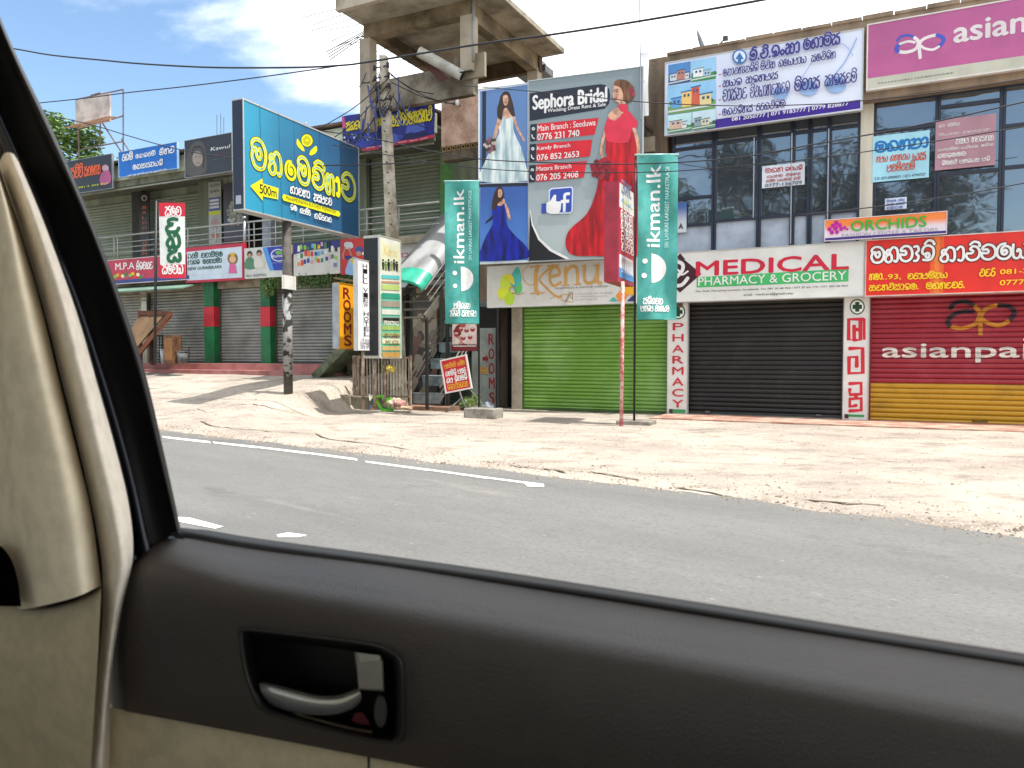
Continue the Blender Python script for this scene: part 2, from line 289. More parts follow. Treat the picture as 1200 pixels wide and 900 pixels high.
class Thing:
    def __init__(s, name, label, cat, plane, group=None, root=None, parent=None):
        s.pl = plane; s.y = 0.0; s.lift = 0; s.parts = []; s.H = None; s.deform = None; s.cuts = None; s.lt = False
        s.root = root or empty(name, plane.o, plane.a, label, cat, group)
    def part(s, name, parent=None, **kw):
        b = MB(); s.parts.append((b, name, parent, kw)); return b
    def quad(s, TL, TR, BR, BL, off=0.0):      # fit a rectangle to four picture corners; keeps the picture -> panel map
        c = [s.pl.L(*p, off) for p in (TL, TR, BR, BL)]
        x0 = (c[0][0]+c[3][0])/2; x1 = (c[1][0]+c[2][0])/2; z1 = (c[0][1]+c[1][1])/2; z0 = (c[2][1]+c[3][1])/2
        s.H = (TL, TR, BR, BL, off); s.y = -off; s.rect = (x0, x1, z0, z1)
        return s.rect
    def L(s, u, v):
        if s.H is None: return s.pl.L(u, v, -s.y)
        TL, TR, BR, BL, off = s.H; x0, x1, z0, z1 = s.rect; k = (u-TL[0])/(TR[0]-TL[0])
        for _ in range(2):
            vt = TL[1]+(TR[1]-TL[1])*k; vb = BL[1]+(BR[1]-BL[1])*k; f = (vb-v)/(vb-vt)
            ul = BL[0]+(TL[0]-BL[0])*f; ur = BR[0]+(TR[0]-BR[0])*f; k = (u-ul)/(ur-ul)
        ua = (TL[0]+BL[0])/2; ub = (TR[0]+BR[0])/2; vm = (vt+vb)/2
        xa, xb, xx = (s.pl.L(q, vm, off)[0] for q in (ua, ub, ua+(ub-ua)*k))
        return (x0+(x1-x0)*(xx-xa)/(xb-xa), z0+(z1-z0)*f)
    def panel(s, TL, TR, BR, BL, mat, thick=.06, off=0.0, frame=None, fw=.03, name='panel', bev=0.0):
        x0, x1, z0, z1 = s.quad(TL, TR, BR, BL, off); b = s.part(name)
        b.box(x0, x1, -off, -off+thick, z0, z1, mat, bev)
        if frame:
            f = s.part('frame'); y0, y1 = -off-.012, -off+thick+.004
            f.box(x0-fw, x1+fw, y0, y1, z1, z1+fw, frame); f.box(x0-fw, x1+fw, y0, y1, z0-fw, z0, frame)
            f.box(x0-fw, x0, y0, y1, z0, z1, frame); f.box(x1, x1+fw, y0, y1, z0, z1, frame)
        s.y = -off; s.lift = 0; return x0, x1, z0, z1
    def up(s): s.lift += 1; return s.y-.002-.0004*s.lift
    def _pts(s, b, pts, faces, mat):
        y = s.up()
        if s.cuts:
            bm = bmesh.new(); vs = [bm.verts.new((x, 0, z)) for x, z in pts]
            for f in faces:
                try: bm.faces.new([vs[i] for i in f])
                except ValueError: pass
            zs = [p[1] for p in pts]; lo, hi = min(zs), max(zs)
            for zc in s.cuts:
                if lo < zc < hi: bmesh.ops.bisect_plane(bm, geom=bm.verts[:]+bm.edges[:]+bm.faces[:], plane_co=(0, 0, zc), plane_no=(0, 0, 1))
            bm.verts.index_update(); pts = [(v.co.x, v.co.z) for v in bm.verts]; faces = [[v.index for v in f.verts] for f in bm.faces]; bm.free()
        elif s.deform and pts:
            bm = bmesh.new(); vs = [bm.verts.new((x, 0, z)) for x, z in pts]
            for f in faces:
                try: bm.faces.new([vs[i] for i in f])
                except ValueError: pass
            for ax in (0, 1):
                q = [p[ax] for p in pts]; c = math.floor(min(q)/.06)*.06+.06
                while c < max(q):
                    bmesh.ops.bisect_plane(bm, geom=bm.verts[:]+bm.edges[:]+bm.faces[:], plane_co=(c, 0, c), plane_no=((1, 0, 0), (0, 0, 1))[ax]); c += .06
            bm.verts.index_update(); pts = [(v.co.x, v.co.z) for v in bm.verts]; faces = [[v.index for v in f.verts] for f in bm.faces]; bm.free()
        d = s.deform or (lambda x, z: 0.0)
        b.add([(x, y+d(x, z), z) for x, z in pts], faces, mat)
    def P(s, b, px, mat, n=0):                 # polygon; n>0 smooths the outline
        q = px if not n else [tuple(p) for p in catmull([(u, v, 0) for u, v in px], n, True)]
        s._pts(b, [s.L(p[0], p[1]) for p in q], [tuple(range(len(q)))], mat)
    def Rc(s, b, u0, v0, u1, v1, mat):
        x0, z1 = s.L(u0, v0); x1, z0 = s.L(u1, v1); s._pts(b, [(x0, z0), (x1, z0), (x1, z1), (x0, z1)], [(0, 1, 2, 3)], mat)
    def C(s, b, u, v, r, mat, rv=None, n=20):
        s.P(b, [(u+r*math.cos(2*math.pi*k/n), v+(rv or r)*math.sin(2*math.pi*k/n)) for k in range(n)], mat)
    def stroke(s, b, pts, w, mat, smooth=4):   # pts local (x,z), w metres
        P = [Vector((x, z, 0)) for x, z in pts]
        if smooth: P = catmull(P, smooth)
        P = [p for i, p in enumerate(P) if i == 0 or (p-P[i-1]).length > 1e-6]
        if len(P) < 2: return
        y = s.up(); vs = []; m = len(P); d = s.deform or (lambda x, z: 0.0)
        t0 = (P[1]-P[0]).normalized(); t1 = (P[-1]-P[-2]).normalized()
        Q = [(P[0]-t0*w*.42, .45)]+[(P[0]-t0*w*.25, .85)]+[(p, 1) for p in P]+[(P[-1]+t1*w*.25, .85)]+[(P[-1]+t1*w*.42, .45)]
        for i, (p, k) in enumerate(Q):
            a = Q[min(i+1, len(Q)-1)][0]-Q[max(i-1, 0)][0]
            if a.length < 1e-7: a = t0.copy()
            a.normalize(); nrm = Vector((-a.y, a.x, 0))*(w/2*k); yy = y-i*1.5e-5
            for q in (p+nrm, p-nrm): vs.append((q.x, yy+d(q.x, q.y), q.y))
        b.add(vs, [(2*i, 2*i+1, 2*i+3, 2*i+2) for i in range(len(Q)-1)], mat)
    def S(s, b, px, wpx, mat, smooth=4):
        a = s.L(px[0][0], px[0][1]-wpx/2); c = s.L(px[0][0], px[0][1]+wpx/2); w = abs(a[1]-c[1]); s.stroke(b, [s.L(*p) for p in px], w, mat, smooth)
    def T(s, b, text, u0, v0, u1, v1, mat, bold=0.0, space=1.0, slant=0.0, rot=0):   # text box: (u0,v0) = lower left px, (u1,v1) = upper right px
        vs, fs = font_geo(text, 0, space); x0, z0 = s.L(u0, v0); x1, z1 = s.L(u1, v1)
        if s.lt: z1 = s.L(u0, v1)[1]
        if rot == 90: pts = [(x1-(x1-x0)*y, z0+(z1-z0)*x) for x, y in vs]      # reads upwards: box is (left,bottom)-(right,top)
        else: pts = [(x0+(x1-x0)*x+slant*(z1-z0)*y, z0+(z1-z0)*y) for x, y in vs]
        s._pts(b, pts, fs, mat); h = (x1-x0) if rot == 90 else (z1-z0)
        if bold and vs:
            e = bold*abs(h)*.8
            for dx, dz in (((-e, 0), (e, 0), (0, e*.8), (0, -e*.8)) if abs(h) > .14 else ((e, e*.5), (-e*.6, -e*.4))): s._pts(b, [(x+dx, z+dz) for x, z in pts], fs, mat)
    def G(s, b, gl, u0, v0, u1, v1, mat, w=.16, outline=None, ow=.1, gap=.12):       # round letters in a box, w relative to x-height
        if isinstance(gl, str): gl = gl.split(',')
        x0, z0 = s.L(u0, v0); x1, z1 = s.L(u1, v1)
        if s.lt: z1 = s.L(u0, v1)[1]
        tot = sum(GL[g][0]+gap for g in gl)-gap; kx = (x1-x0)/tot; kz = (z1-z0)
        for pas in ((outline, w+ow), (mat, w)):
            if pas[0] is None: continue
            cx_ = x0
            for g in gl:
                for st in GL[g][1]: s.stroke(b, [(cx_+x*kx, z0+z*kz) for x, z in st], pas[1]*min(kz, abs(kx)*1.25), pas[0], 3)
                cx_ += (GL[g][0]+gap)*kx
    def done(s):
        made = {}
        for b, name, parent, kw in s.parts:
            if b.f: made[id(b)] = b.build(name, made.get(id(parent), s.root) if parent is not None else s.root, **kw)
        s.made = made; return s
def sign(name, label, cat, pl, corners, mat, thick=.05, off=0.0, frame=None, fw=.025, group=None, **k):
    t = Thing(name, label, cat, pl, group); t.panel(*corners, mat, thick, off, frame, fw, **k); return t
def fold_panel(t, corners, mat, f, off=0.0, nx=14, nz=30, name='cloth'):   # cloth or sheet with folds
    x0, x1, z0, z1 = t.quad(*corners, off); t.deform = f; b = t.part(name)
    rows = [[(x0+(x1-x0)*i/nx, -off+f(x0+(x1-x0)*i/nx, z0+(z1-z0)*j/nz), z0+(z1-z0)*j/nz) for i in range(nx+1)] for j in range(nz+1)]
    b.grid(rows, mat); back = [[(x, y+.003, z) for x, y, z in r] for r in rows]; b.grid(back, mat)
    t.y = -off; t.lift = 0
    return x0, x1, z0, z1
# ================================================================== ground, road
def sm(x, a, b):
    x = max(0, min(1, (x-a)/(b-a))); return x*x*(3-2*x)
edge_px = [(188,503),(230,509),(330,520),(440,533),(557,547),(640,558),(760,571),(880,585),(960,597),(1040,607),(1195,630),(1400,665)]
edge_w = [ground_pt(*p) for p in edge_px]
edge_w = [edge_w[0]-E*70, edge_w[0]-E*8+NN*.4]+edge_w+[edge_w[-1]+(edge_w[-1]-edge_w[-3]).normalized()*14, edge_w[-1]+(edge_w[-1]-edge_w[-3]).normalized()*60]
ST = [(p.dot(E), p.dot(NN)) for p in edge_w]
def edge_t(s):
    if s <= ST[0][0]: return ST[0][1]
    for (a, ta), (b, tb) in zip(ST, ST[1:]):
        if a <= s <= b: return ta+(tb-ta)*(s-a)/(b-a)
    return ST[-1][1]
from mathutils import noise as mnoise
def hgt_st(s, t):
    d = t-edge_t(s)
    if d <= 0: return -.012
    left = 1-sm(s, -12.35-.5*(1-sm(t, 10, 13.5)), -11.75+2.2*(1-sm(t, 10, 14.5)))
    h = .86*left*max(0, min(1, (t-10.0)/6.8)) + .03*sm(t, 10.5, 14)
    k = min(1, d/.7)*(1-sm(t, 15.2, 16.2)*.8)
    h += k*.022*(mnoise.noise(Vector((s*.9, t*.9, 0)))+.35*mnoise.noise(Vector((s*3.1, t*3.1, 4)))+.6)
    h += .055*left*sm(t, 11.5, 13.5)*mnoise.noise(Vector((s*.55, t*.7, 9)))
    return -.012+min(.03, d*.12)+h
def on_ground(u, t):
    r = ray(u, HOR); r.z = 0; r /= r.y; p = r*(t/NN.dot(r)); p.z = hgt_st(p.dot(E), t); return p
def axis(vals):
    o = []
    for a, b, st in vals:
        x = a
        while x < b-1e-6: o.append(x); x += st
    o.append(vals[-1][1]); return o
ss = axis([(-900, -100, 100), (-100, -24, 8), (-24, 9, .2), (9, 60, 6), (60, 900, 120)])
tt = axis([(-600, -40, 80), (-40, 5, 5), (5, 17.2, .16), (17.2, 40, 4), (40, 1000, 96)])
b = MB()
b.grid([[tuple(E*s+NN*t+Vector((0, 0, hgt_st(s, min(t, 17)) if -60 < s < 40 else -.012)))[:3] for s in ss] for t in tt],
       None or M('#b7a890', rough=.95, var=.12, scale=.55, bump=.9, bscale=9, second='#9c8c78', thresh=(.45, .75)))
def dirt_mat():
    m = bpy.data.materials.new('sandy_dirt'); m.use_nodes = True; t = m.node_tree; p = t.nodes['Principled BSDF']; p.inputs['Roughness'].default_value = .95
    co = t.nodes.new('ShaderNodeTexCoord')
    def nz(sc, de=6, ro=.6, map_=None):
        n = t.nodes.new('ShaderNodeTexNoise'); n.inputs['Scale'].default_value = sc; n.inputs['Detail'].default_value = de; n.inputs['Roughness'].default_value = ro
        if map_:
            q = t.nodes.new('ShaderNodeMapping'); q.inputs['Scale'].default_value = map_; q.inputs['Rotation'].default_value = (0, 0, .42); t.links.new(co.outputs['Object'], q.inputs[0]); t.links.new(q.outputs[0], n.inputs[0])
        else: t.links.new(co.outputs['Object'], n.inputs[0])
        return n.outputs[0]
    def mr(x, a, b):
        r = t.nodes.new('ShaderNodeMapRange'); r.inputs[1].default_value = a; r.inputs[2].default_value = b; t.links.new(x, r.inputs[0]); return r.outputs[0]
    def mix(f, a, b):
        x = t.nodes.new('ShaderNodeMix'); x.data_type = 'RGBA'; t.links.new(f, x.inputs[0])
        for k, c in ((6, a), (7, b)):
            if isinstance(c, str): x.inputs[k].default_value = (*lin(c), 1)
            else: t.links.new(c, x.inputs[k])
        return x.outputs[2]
    c = mix(mr(nz(.5), .4, .62), '#a89d8f', '#91867a')
    c = mix(mr(nz(1.6, 10, .75, (.8, 1.3, 1)), .5, .68), c, '#71675c')
    c = mix(mr(nz(14, 4, .8), .56, .74), c, '#635a50')
    c = mix(mr(nz(45, 2, .6), .60, .74), c, '#d8cbb4')
    t.links.new(c, p.inputs['Base Color'])
    bp = t.nodes.new('ShaderNodeBump'); bp.inputs['Strength'].default_value = .9; bp.inputs['Distance'].default_value = .03; t.links.new(nz(7, 10, .8), bp.inputs['Height']); t.links.new(bp.outputs[0], p.inputs['Normal'])
    return m
b.ms = [dirt_mat()]
forecourt = b.build('forecourt', kind='structure')
def asphalt_mat():
    m = bpy.data.materials.new('asphalt'); m.use_nodes = True; t = m.node_tree; p = t.nodes['Principled BSDF']; p.inputs['Roughness'].default_value = .82
    co = t.nodes.new('ShaderNodeTexCoord')
    def nz(sc, de, map_=None):
        n = t.nodes.new('ShaderNodeTexNoise'); n.inputs['Scale'].default_value = sc; n.inputs['Detail'].default_value = de; n.inputs['Roughness'].default_value = .65
        if map_:
            q0 = t.nodes.new('ShaderNodeMapping'); q0.inputs['Rotation'].default_value = (0, 0, -.873); t.links.new(co.outputs['Object'], q0.inputs[0]); q = t.nodes.new('ShaderNodeMapping'); q.inputs['Scale'].default_value = map_; t.links.new(q0.outputs[0], q.inputs[0]); t.links.new(q.outputs[0], n.inputs[0])
        else: t.links.new(co.outputs['Object'], n.inputs[0])
        return n.outputs[0]
    def mr(x, a, b):
        r = t.nodes.new('ShaderNodeMapRange'); r.inputs[1].default_value = a; r.inputs[2].default_value = b; t.links.new(x, r.inputs[0]); return r.outputs[0]
    def mix(f, a, b):
        x = t.nodes.new('ShaderNodeMix'); x.data_type = 'RGBA'; t.links.new(f, x.inputs[0])
        for k, c in ((6, a), (7, b)):
            if isinstance(c, str): x.inputs[k].default_value = (*lin(c), 1)
            else: t.links.new(c, x.inputs[k])
        return x.outputs[2]
    c = mix(mr(nz(.6, 6, (1, .2, 1)), .38, .65), '#5c5b58', '#6e6c68')
    c = mix(mr(nz(38, 3, (1, .6, 1)), .5, .75), c, '#4b4b49')
    c = mix(mr(nz(70, 2), .64, .74), c, '#85837e')
    c = mix(mr(nz(2.2, 5, (1, .12, 1)), .62, .8), c, '#7d7a72'); c = mix(mr(nz(.9, 7, (1, .5, 1)), .6, .7), c, '#4d4d4b'); c = mix(mr(nz(13, 5, (1, .3, 1)), .5, .8), c, '#575754'); c = mix(mr(nz(19, 4, (1, .35, 1)), .66, .74), c, '#97948c')
    t.links.new(c, p.inputs['Base Color'])
    bp = t.nodes.new('ShaderNodeBump'); bp.inputs['Strength'].default_value = .2; bp.inputs['Distance'].default_value = .003; t.links.new(nz(90, 6), bp.inputs['Height']); t.links.new(bp.outputs[0], p.inputs['Normal'])
    return m
b = MB(); outer = []
for i in range(len(edge_w)-1):          # ragged edge where the dirt creeps over the asphalt
    n = 26 if 1 < i < len(edge_w)-3 else 4
    for k in range(n):
        p = edge_w[i].lerp(edge_w[i+1], k/n); q = .10*mnoise.noise(Vector((p.x*1.7, p.y*1.7, 2)))+.05*mnoise.noise(Vector((p.x*7, p.y*7, 5)))
        outer.append(p-NN*(.02+abs(q)*.0-q))
outer.append(edge_w[-1])
b.grid([[(*((p-NN*12).xy), .0) for p in outer], [(*p.xy, .0) for p in outer]], asphalt_mat(), smooth=False)
road = b.build('road', kind='structure')
white_paint = M('#cfcdc4', rough=.7, var=.12, scale=9, second='#8d8b86', thresh=(.60, .78))
b = MB()
def gquad(pp, z=.004): b.add([(*ground_pt(*p).xy, z) for p in pp], [tuple(range(len(pp)))], white_paint)
for run in ([(190,511.2),(240,516.6),(246,517.3)], [(249,517.6),(300,523),(360,530),(418,537.5)], [(428,540.2),(500,549.5),(570,559),(637,567.6)]):
    for (a, c), (d, e) in zip(run, run[1:]): gquad([(a, c), (d, e), (d+1, e+2.5), (a+1, c+2.0)])
gquad([(612,564.3),(637,567.5),(637,571),(618,570.4)], .0045)
gquad([(205,606),(222,607),(262,617.5),(252,620),(205,611)]); gquad([(324,627),(338,624.5),(360,627.5),(350,630),(326,630)])
tag(b.build('road_marking'), kind='structure')
crack_m = M('#5a4e42', rough=1, var=.2)
def crack(px, w=.03):
    b = MB(); P = []
    for (a, c), (d, e) in zip(px, px[1:]):
        for k in range(5): P.append((a+(d-a)*k/5+random.uniform(-1, 1), c+(e-c)*k/5+random.uniform(-.5, .5)))
    Q = []
    for u, v in P:                       # walk along the line of sight until it meets the ground
        r = ray(u, v); k = 4.0
        while k < 40 and CAMZ+r.z*k > hgt_st((r*k).dot(E), (r*k).dot(NN)): k += .03
        Q.append(Vector((0, 0, CAMZ))+r*k)
    vs = []
    for i, p in enumerate(Q):
        t = (Q[min(i+1, len(Q)-1)]-Q[max(i-1, 0)]).normalized(); n = Vector((-t.y, t.x, 0)); ww = w*random.uniform(.3, 1.2)*(1 if 0 < i < len(Q)-1 else .1)
        vs += [p+n*ww+Vector((0, 0, .012)), p-n*ww+Vector((0, 0, .012))]
    b.add(vs, [(2*i, 2*i+2, 2*i+3, 2*i+1) for i in range(len(Q)-1)], crack_m)
    b.build('crack', forecourt)
for px, w in (([(234,494),(250,500),(290,504),(330,507),(370,509),(383,515),(440,521),(492,529)], .022), ([(230,479),(242,483),(255,485)], .014),
              ([(278,474),(296,474),(312,476),(327,483)], .016), ([(596,545),(620,549),(650,551),(668,556)], .018), ([(690,553),(730,560),(765,566)], .02),
              ([(790,572),(830,578),(870,586)], .022), ([(940,586),(980,590),(1060,595)], .02), ([(845,521),(880,526)], .012), ([(960,534),(1040,541),(1100,546)], .01), ([(520,508),(545,512)], .01)):
    crack(px, w)

# loose gravel and crumbs of dirt along the broken road edge and over the verge
rg = random.Random(21); gvs = []; gfs = []; 
for i in range(5200):
    s_ = rg.uniform(-15, 6); te = edge_t(s_); t_ = te+abs(rg.gauss(0, .5))-.25 if rg.random() < .6 else te+rg.uniform(0, 16.2-te)
    h_ = max(hgt_st(s_, t_), .0); p = E*s_+NN*t_; a_ = rg.uniform(0, 6.28); sz = rg.uniform(.006, .018)*(1.8 if rg.random() < .05 else 1); o = len(gvs)
    for k in range(4): gvs.append((p.x+sz*math.cos(a_+k*1.57)*rg.uniform(.7, 1.3), p.y+sz*math.sin(a_+k*1.57)*rg.uniform(.7, 1.3), h_-.002))
    gvs.append((p.x, p.y, h_+sz*rg.uniform(.5, .9))); gfs += [(o+k, o+(k+1) % 4, o+4) for k in range(4)]
b = MB(); b.add(gvs, gfs, M('#8f8373', rough=.95, var=.3, scale=3, second='#5c5246')); b.build('gravel', kind='stuff')
# ================================================================== right-hand shop building (glass upper floor)
cream = M('#a89f8e', rough=.9, var=.14, scale=1.4, second='#6f6557', streak=True, bump=.3, thresh=(.5, .75))
oldwall = M('#8d7a66', rough=.95, var=.2, scale=1.1, second='#4a4036', streak=True, bump=.7, thresh=(.42, .7))
concrete = M('#857a68', rough=.95, var=.18, scale=.8, second='#4b4438', bump=.6, thresh=(.42, .72))
conc_light = M('#a79d8c', rough=.95, var=.15, scale=1.2, second='#6b6252', bump=.5, thresh=(.45, .75))
navy = M('#232a3a', rough=.4, var=.1)
glass = bpy.data.materials.new('tinted_glass'); glass.use_nodes = True
_p = glass.node_tree.nodes['Principled BSDF']; _p.inputs['Base Color'].default_value = (.05, .06, .07, 1); _p.inputs['Roughness'].default_value = .03; _p.inputs['IOR'].default_value = 3.3
_n = glass.node_tree.nodes.new('ShaderNodeTexNoise'); _n.inputs['Scale'].default_value = .9; _b = glass.node_tree.nodes.new('ShaderNodeBump'); _b.inputs['Strength'].default_value = .25; _b.inputs['Distance'].default_value = .03
_c = glass.node_tree.nodes.new('ShaderNodeTexCoord'); glass.node_tree.links.new(_c.outputs['Object'], _n.inputs[0]); glass.node_tree.links.new(_n.outputs[0], _b.inputs['Height']); glass.node_tree.links.new(_b.outputs[0], _p.inputs['Normal'])
PB = FP(900, 17.0)
X = lambda u, v=418, off=0.0: PB.L(u, v, off)[0]
Zf = lambda u, v, off=0.0: PB.L(u, v, off)[1]
T_ = Thing('shop_building', 'cream two-storey shop building with dark glazed upper floor above the roller shutters', 'building', PB)
sb = T_
xL, xR = X(784), X(1000)+9.5
zT, zWt, zWb = Zf(900, 51), 6.36, 3.62
w = sb.part('wall')
w.box(xL, xR, .30, 9, -.1, zT-.15, cream)
w.box(X(989), X(1019), -.02, .30, 0, 2.9, cream); w.box(X(1004.5), X(1019.5), -.06, .30, zWb+.002, zWt-.002, M('#c9c4b4', rough=.85, var=.1, streak=True, scale=2))
w.box(xL, X(805), -.02, .30, 0, 2.9, cream)
w.box(xL, xR, -.04, .30, 2.9, zWb, cream)                       # beam behind the shop signs
par = sb.part('parapet'); par.box(xL, xR, -.32, .30, zWt, zT, oldwall)
for i in range(24):
    x = xL+(xR-xL)*i/24; par.box(x, x+(xR-xL)/24*.97, -.35, .34, zT-.002, zT+.05+.03*random.random(), oldwall)
fl = sb.part('floor'); fl.box(xL, xR, -1.5, .28, -.1, .085, M('#93695a', rough=.7, var=.2, scale=2.5, second='#b09a86', bump=.2))
roofm = sb.part('roof'); roofm.box(xL+.1, xR-.1, .35, 8.8, zT-.152, zT-.10, concrete)
# glazing
zP = 4.29
def window(u0, u1, zs, thin=False):
    x0, x1 = X(u0), X(u1); f = sb.part('window'); t = .045
    f.box(x0, x0+t, -.05, .05, zWb, zWt-.003, navy); f.box(x1-t, x1, -.05, .05, zWb, zWt-.003, navy)
    z_ = [zWb]+zs+[zWt-.003]
    for z in z_: f.box(x0+t, x1-t, -.045, .045, z-.03, z+.03, navy)
    for za, zb in zip(z_, z_[1:]):
        g = sb.part('pane', f)
        low = zb < zP+.1
        m_ = M('#a6b0bd', rough=.35, var=.1, scale=2) if low else glass
        tl = random.uniform(-.006, .006)
        g.add([(x0+t, .01+tl, za+.03), (x1-t, .01-tl, za+.03), (x1-t, .01-tl*.3, zb-.03), (x0+t, .01+tl*.5, zb-.03)], [(0, 1, 2, 3)], m_)
for u0, u1, zs in ((787,835,[zP-.05,4.84,5.93]), (835.5,887,[zP,5.97]), (887.5,926,[zP,5.98]), (926.5,946,[zP,5.98]), (946.5,968,[zP,5.98]), (968.5,1004,[zP,5.98]),
                   (1020,1093.5,[5.80]), (1094,1168.5,[4.84,6.12]), (1169,1246,[4.86,5.62]), (1247,1330,[4.86,5.6])): window(u0, u1, zs)
alu = M('#b9bdc2', rough=.35, metal=.6, var=.05)
tr = sb.part('glazing_bead')
for u in (881, 924.6, 967): tr.box(X(u), X(u)+.022, -.075, -.05, zP-.6 if u != 881 else zP, 5.97, alu)
# roller shutters
def shutter(th, pl, u0, u1, z0, z1, pitch, mat, y=.04, name='roller_shutter', bands=None, rail=None, depth=.022):
    x0, x1 = pl.L(u0, 418)[0], pl.L(u1, 418)[0]; f = th.part(name); g = th.part('slats', f, kind='stuff')
    rail = rail or M('#4a4a48', rough=.6)
    f.box(x0-.05, x0+.015, y-.05, y+.05, z0, z1, rail); f.box(x1-.015, x1+.05, y-.05, y+.05, z0, z1, rail)
    n = int((z1-z0)/pitch); pitch = (z1-z0)/n; rows = []
    for i in range(n):
        m_ = mat
        if bands:
            for zb, bm_ in bands:
                if z0+(i+.5)*pitch < zb: m_ = bm_
        za = z0+i*pitch; prof = [(0, .004), (.10, -.010), (.3, -depth), (.62, -depth), (.84, -.010), (.90, .012), (1.0, .014)]
        jit = random.uniform(-.003, .003); xs_ = [x0+.012+(x1-x0-.024)*q/10 for q in range(11)]
        g.grid([[(x, y+dy+jit+.012*mnoise.noise(Vector((x*.8, za*1.2, x0)))+.003*mnoise.noise(Vector((x*3, za*9, 1))), za+k*pitch+.004*mnoise.noise(Vector((x*.9, i*.7, 7)))*(0 < i < n-1)) for x in xs_] for k, dy in prof], m_, smooth=False)
        if i < n-1: pass
    f.box(x0+.016, x1-.016, y-.034, y+.02, z0-.02, z0+.05, rail)
    return x0, x1, n, pitch, g
blackm = M('#121111', rough=.5, var=.2, scale=1.3, second='#2e2c2b', thresh=(.5, .8))
shutter(sb, PB, 806, 987.5, .06, 2.88, .098, blackm)
redm = M('#8c1226', rough=.42, var=.15, scale=1.2, second='#a03a48', thresh=(.5, .8)); yelm = M('#b58712', rough=.45, var=.2, scale=1.5, second='#8d6a10', thresh=(.5, .8))
rx0, rx1, rn, rpitch, rg = shutter(sb, PB, 1020, 1000+345, .04, 2.80, .098, redm, bands=[(.80, yelm)], rail=M('#7c1320', rough=.5))
hd = sb.part('shutter_handle')
for u in (1150,): hd.tube([(X(u)-.12, 0, .12), (X(u)-.10, -.05, .12), (X(u)+.10, -.05, .12), (X(u)+.12, 0, .12)], .012, M('#3b3420', rough=.5), 6)
for u in (830, 960): hd.box(X(u)-.05, X(u)+.05, -.03, .02, .12, .16, M('#77777a', rough=.3, metal=.8))
# painted lettering on the red shutter, laid over the slats
sb.quad((1020,346),(1200,340.5),(1200,503),(1020,497)); sb.y = .026; 
def slat_y(x, z):
    k = ((z-.04)/rpitch) % 1.0
    pr = [(0, .004), (.10, -.010), (.3, -.022), (.62, -.022), (.84, -.010), (.90, .012), (1.0, .014)]
    for (a, ya), (b_, yb) in zip(pr, pr[1:]):
        if k <= b_: return ya+(yb-ya)*(k-a)/(b_-a)
    return 0
sb.deform = slat_y; sb.cuts = [.04+rpitch*(i+k) for i in range(rn) for k in (0, .1, .3, .62, .84, .9)]
lt = sb.part('lettering'); paintw = M('#cfc8c0', rough=.5, var=.15, scale=3)
sb.T(lt, 'asianpa', 1034, 424, 1194, 402, paintw, bold=.035); sb.lift = 3
sb.T(lt, 'ints', 1199, 421, 1290, 395, paintw, bold=.035)
sb.lift = 0
or_ = M('#b9781c', rough=.5); dk_ = M('#1d1420', rough=.5)
def ap_logo(th, b, f, orange, dark, w):        # ribbon a + p: f maps (0..100, 0..60) to picture px
    for pts, m_ in (([(2,14),(10,2),(26,0),(38,8)], dark), ([(38,8),(46,22),(40,42),(20,50),(4,46)], orange), ([(4,46),(0,36),(8,24),(24,18),(38,20)], dark),
                    ([(48,64),(48,30),(56,14),(72,8)], orange), ([(72,8),(90,12),(97,24),(90,38)], dark), ([(90,38),(76,46),(60,42),(50,34)], orange)):
        th.S(b, [f(*p) for p in pts], w, m_)
sv = sb.cuts; 
def _stroke_cut(th, b, pts, w, mat):
    P = catmull([Vector((x, z, 0)) for x, z in pts], 6); out = []
    for i, p in enumerate(P):
        a = (P[min(i+1, len(P)-1)]-P[max(i-1, 0)]).normalized(); n = Vector((-a.y, a.x, 0))*w/2; out.append((p+n, p-n))
    for (a, c), (d, e) in zip(out, out[1:]): th._pts(b, [(a.x, a.y), (c.x, c.y), (e.x, e.y), (d.x, d.y)], [(0, 1, 2, 3)], mat); th.lift -= 1
for pts, m_ in (([(2,14),(10,2),(26,0),(38,8)], dk_), ([(38,8),(46,22),(40,42),(20,50),(4,46)], or_), ([(4,46),(0,36),(8,24),(24,18),(38,20)], dk_),
                ([(48,64),(48,30),(56,14),(72,8)], or_), ([(72,8),(90,12),(97,24),(90,38)], dk_), ([(90,38),(76,46),(60,42),(50,34)], or_)):
    _stroke_cut(sb, lt, [sb.L(1110+a*.80, 354+c*.62-a*.02) for a, c in pts], .075, m_); sb.lift += 1
sb.cuts = None; sb.deform = None; sb.done()

# ================================================================== middle building: green shutter, bridal billboard, concrete frame on top
mb_ = Thing('shop_building', 'narrow unfinished shop building with lime green roller shutter and dark doorway', 'building', PB)
m = mb_; w = m.part('wall'); xa, xb = X(553), X(784)-.004
w.box(xa, xb, .9, 6, -.1, Zf(650, 140), oldwall)
w.box(xa, X(600), .25, .9, 2.75, Zf(650, 140)-.02, oldwall); w.box(X(600), xb, .22, .9, 2.62, Zf(650, 140)-.02, oldwall)
w.box(X(600), X(612), -.02, .5, -.05, 2.62, conc_light)
w.box(xa, X(568), .1, .9, -.05, 2.75, M('#7f8a85', rough=.9, var=.15, scale=2, second='#4a4c48'))
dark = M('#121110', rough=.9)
dr = m.part('doorway'); dr.box(X(582), X(600)-.01, .6, .89, -.04, 2.75, dark)
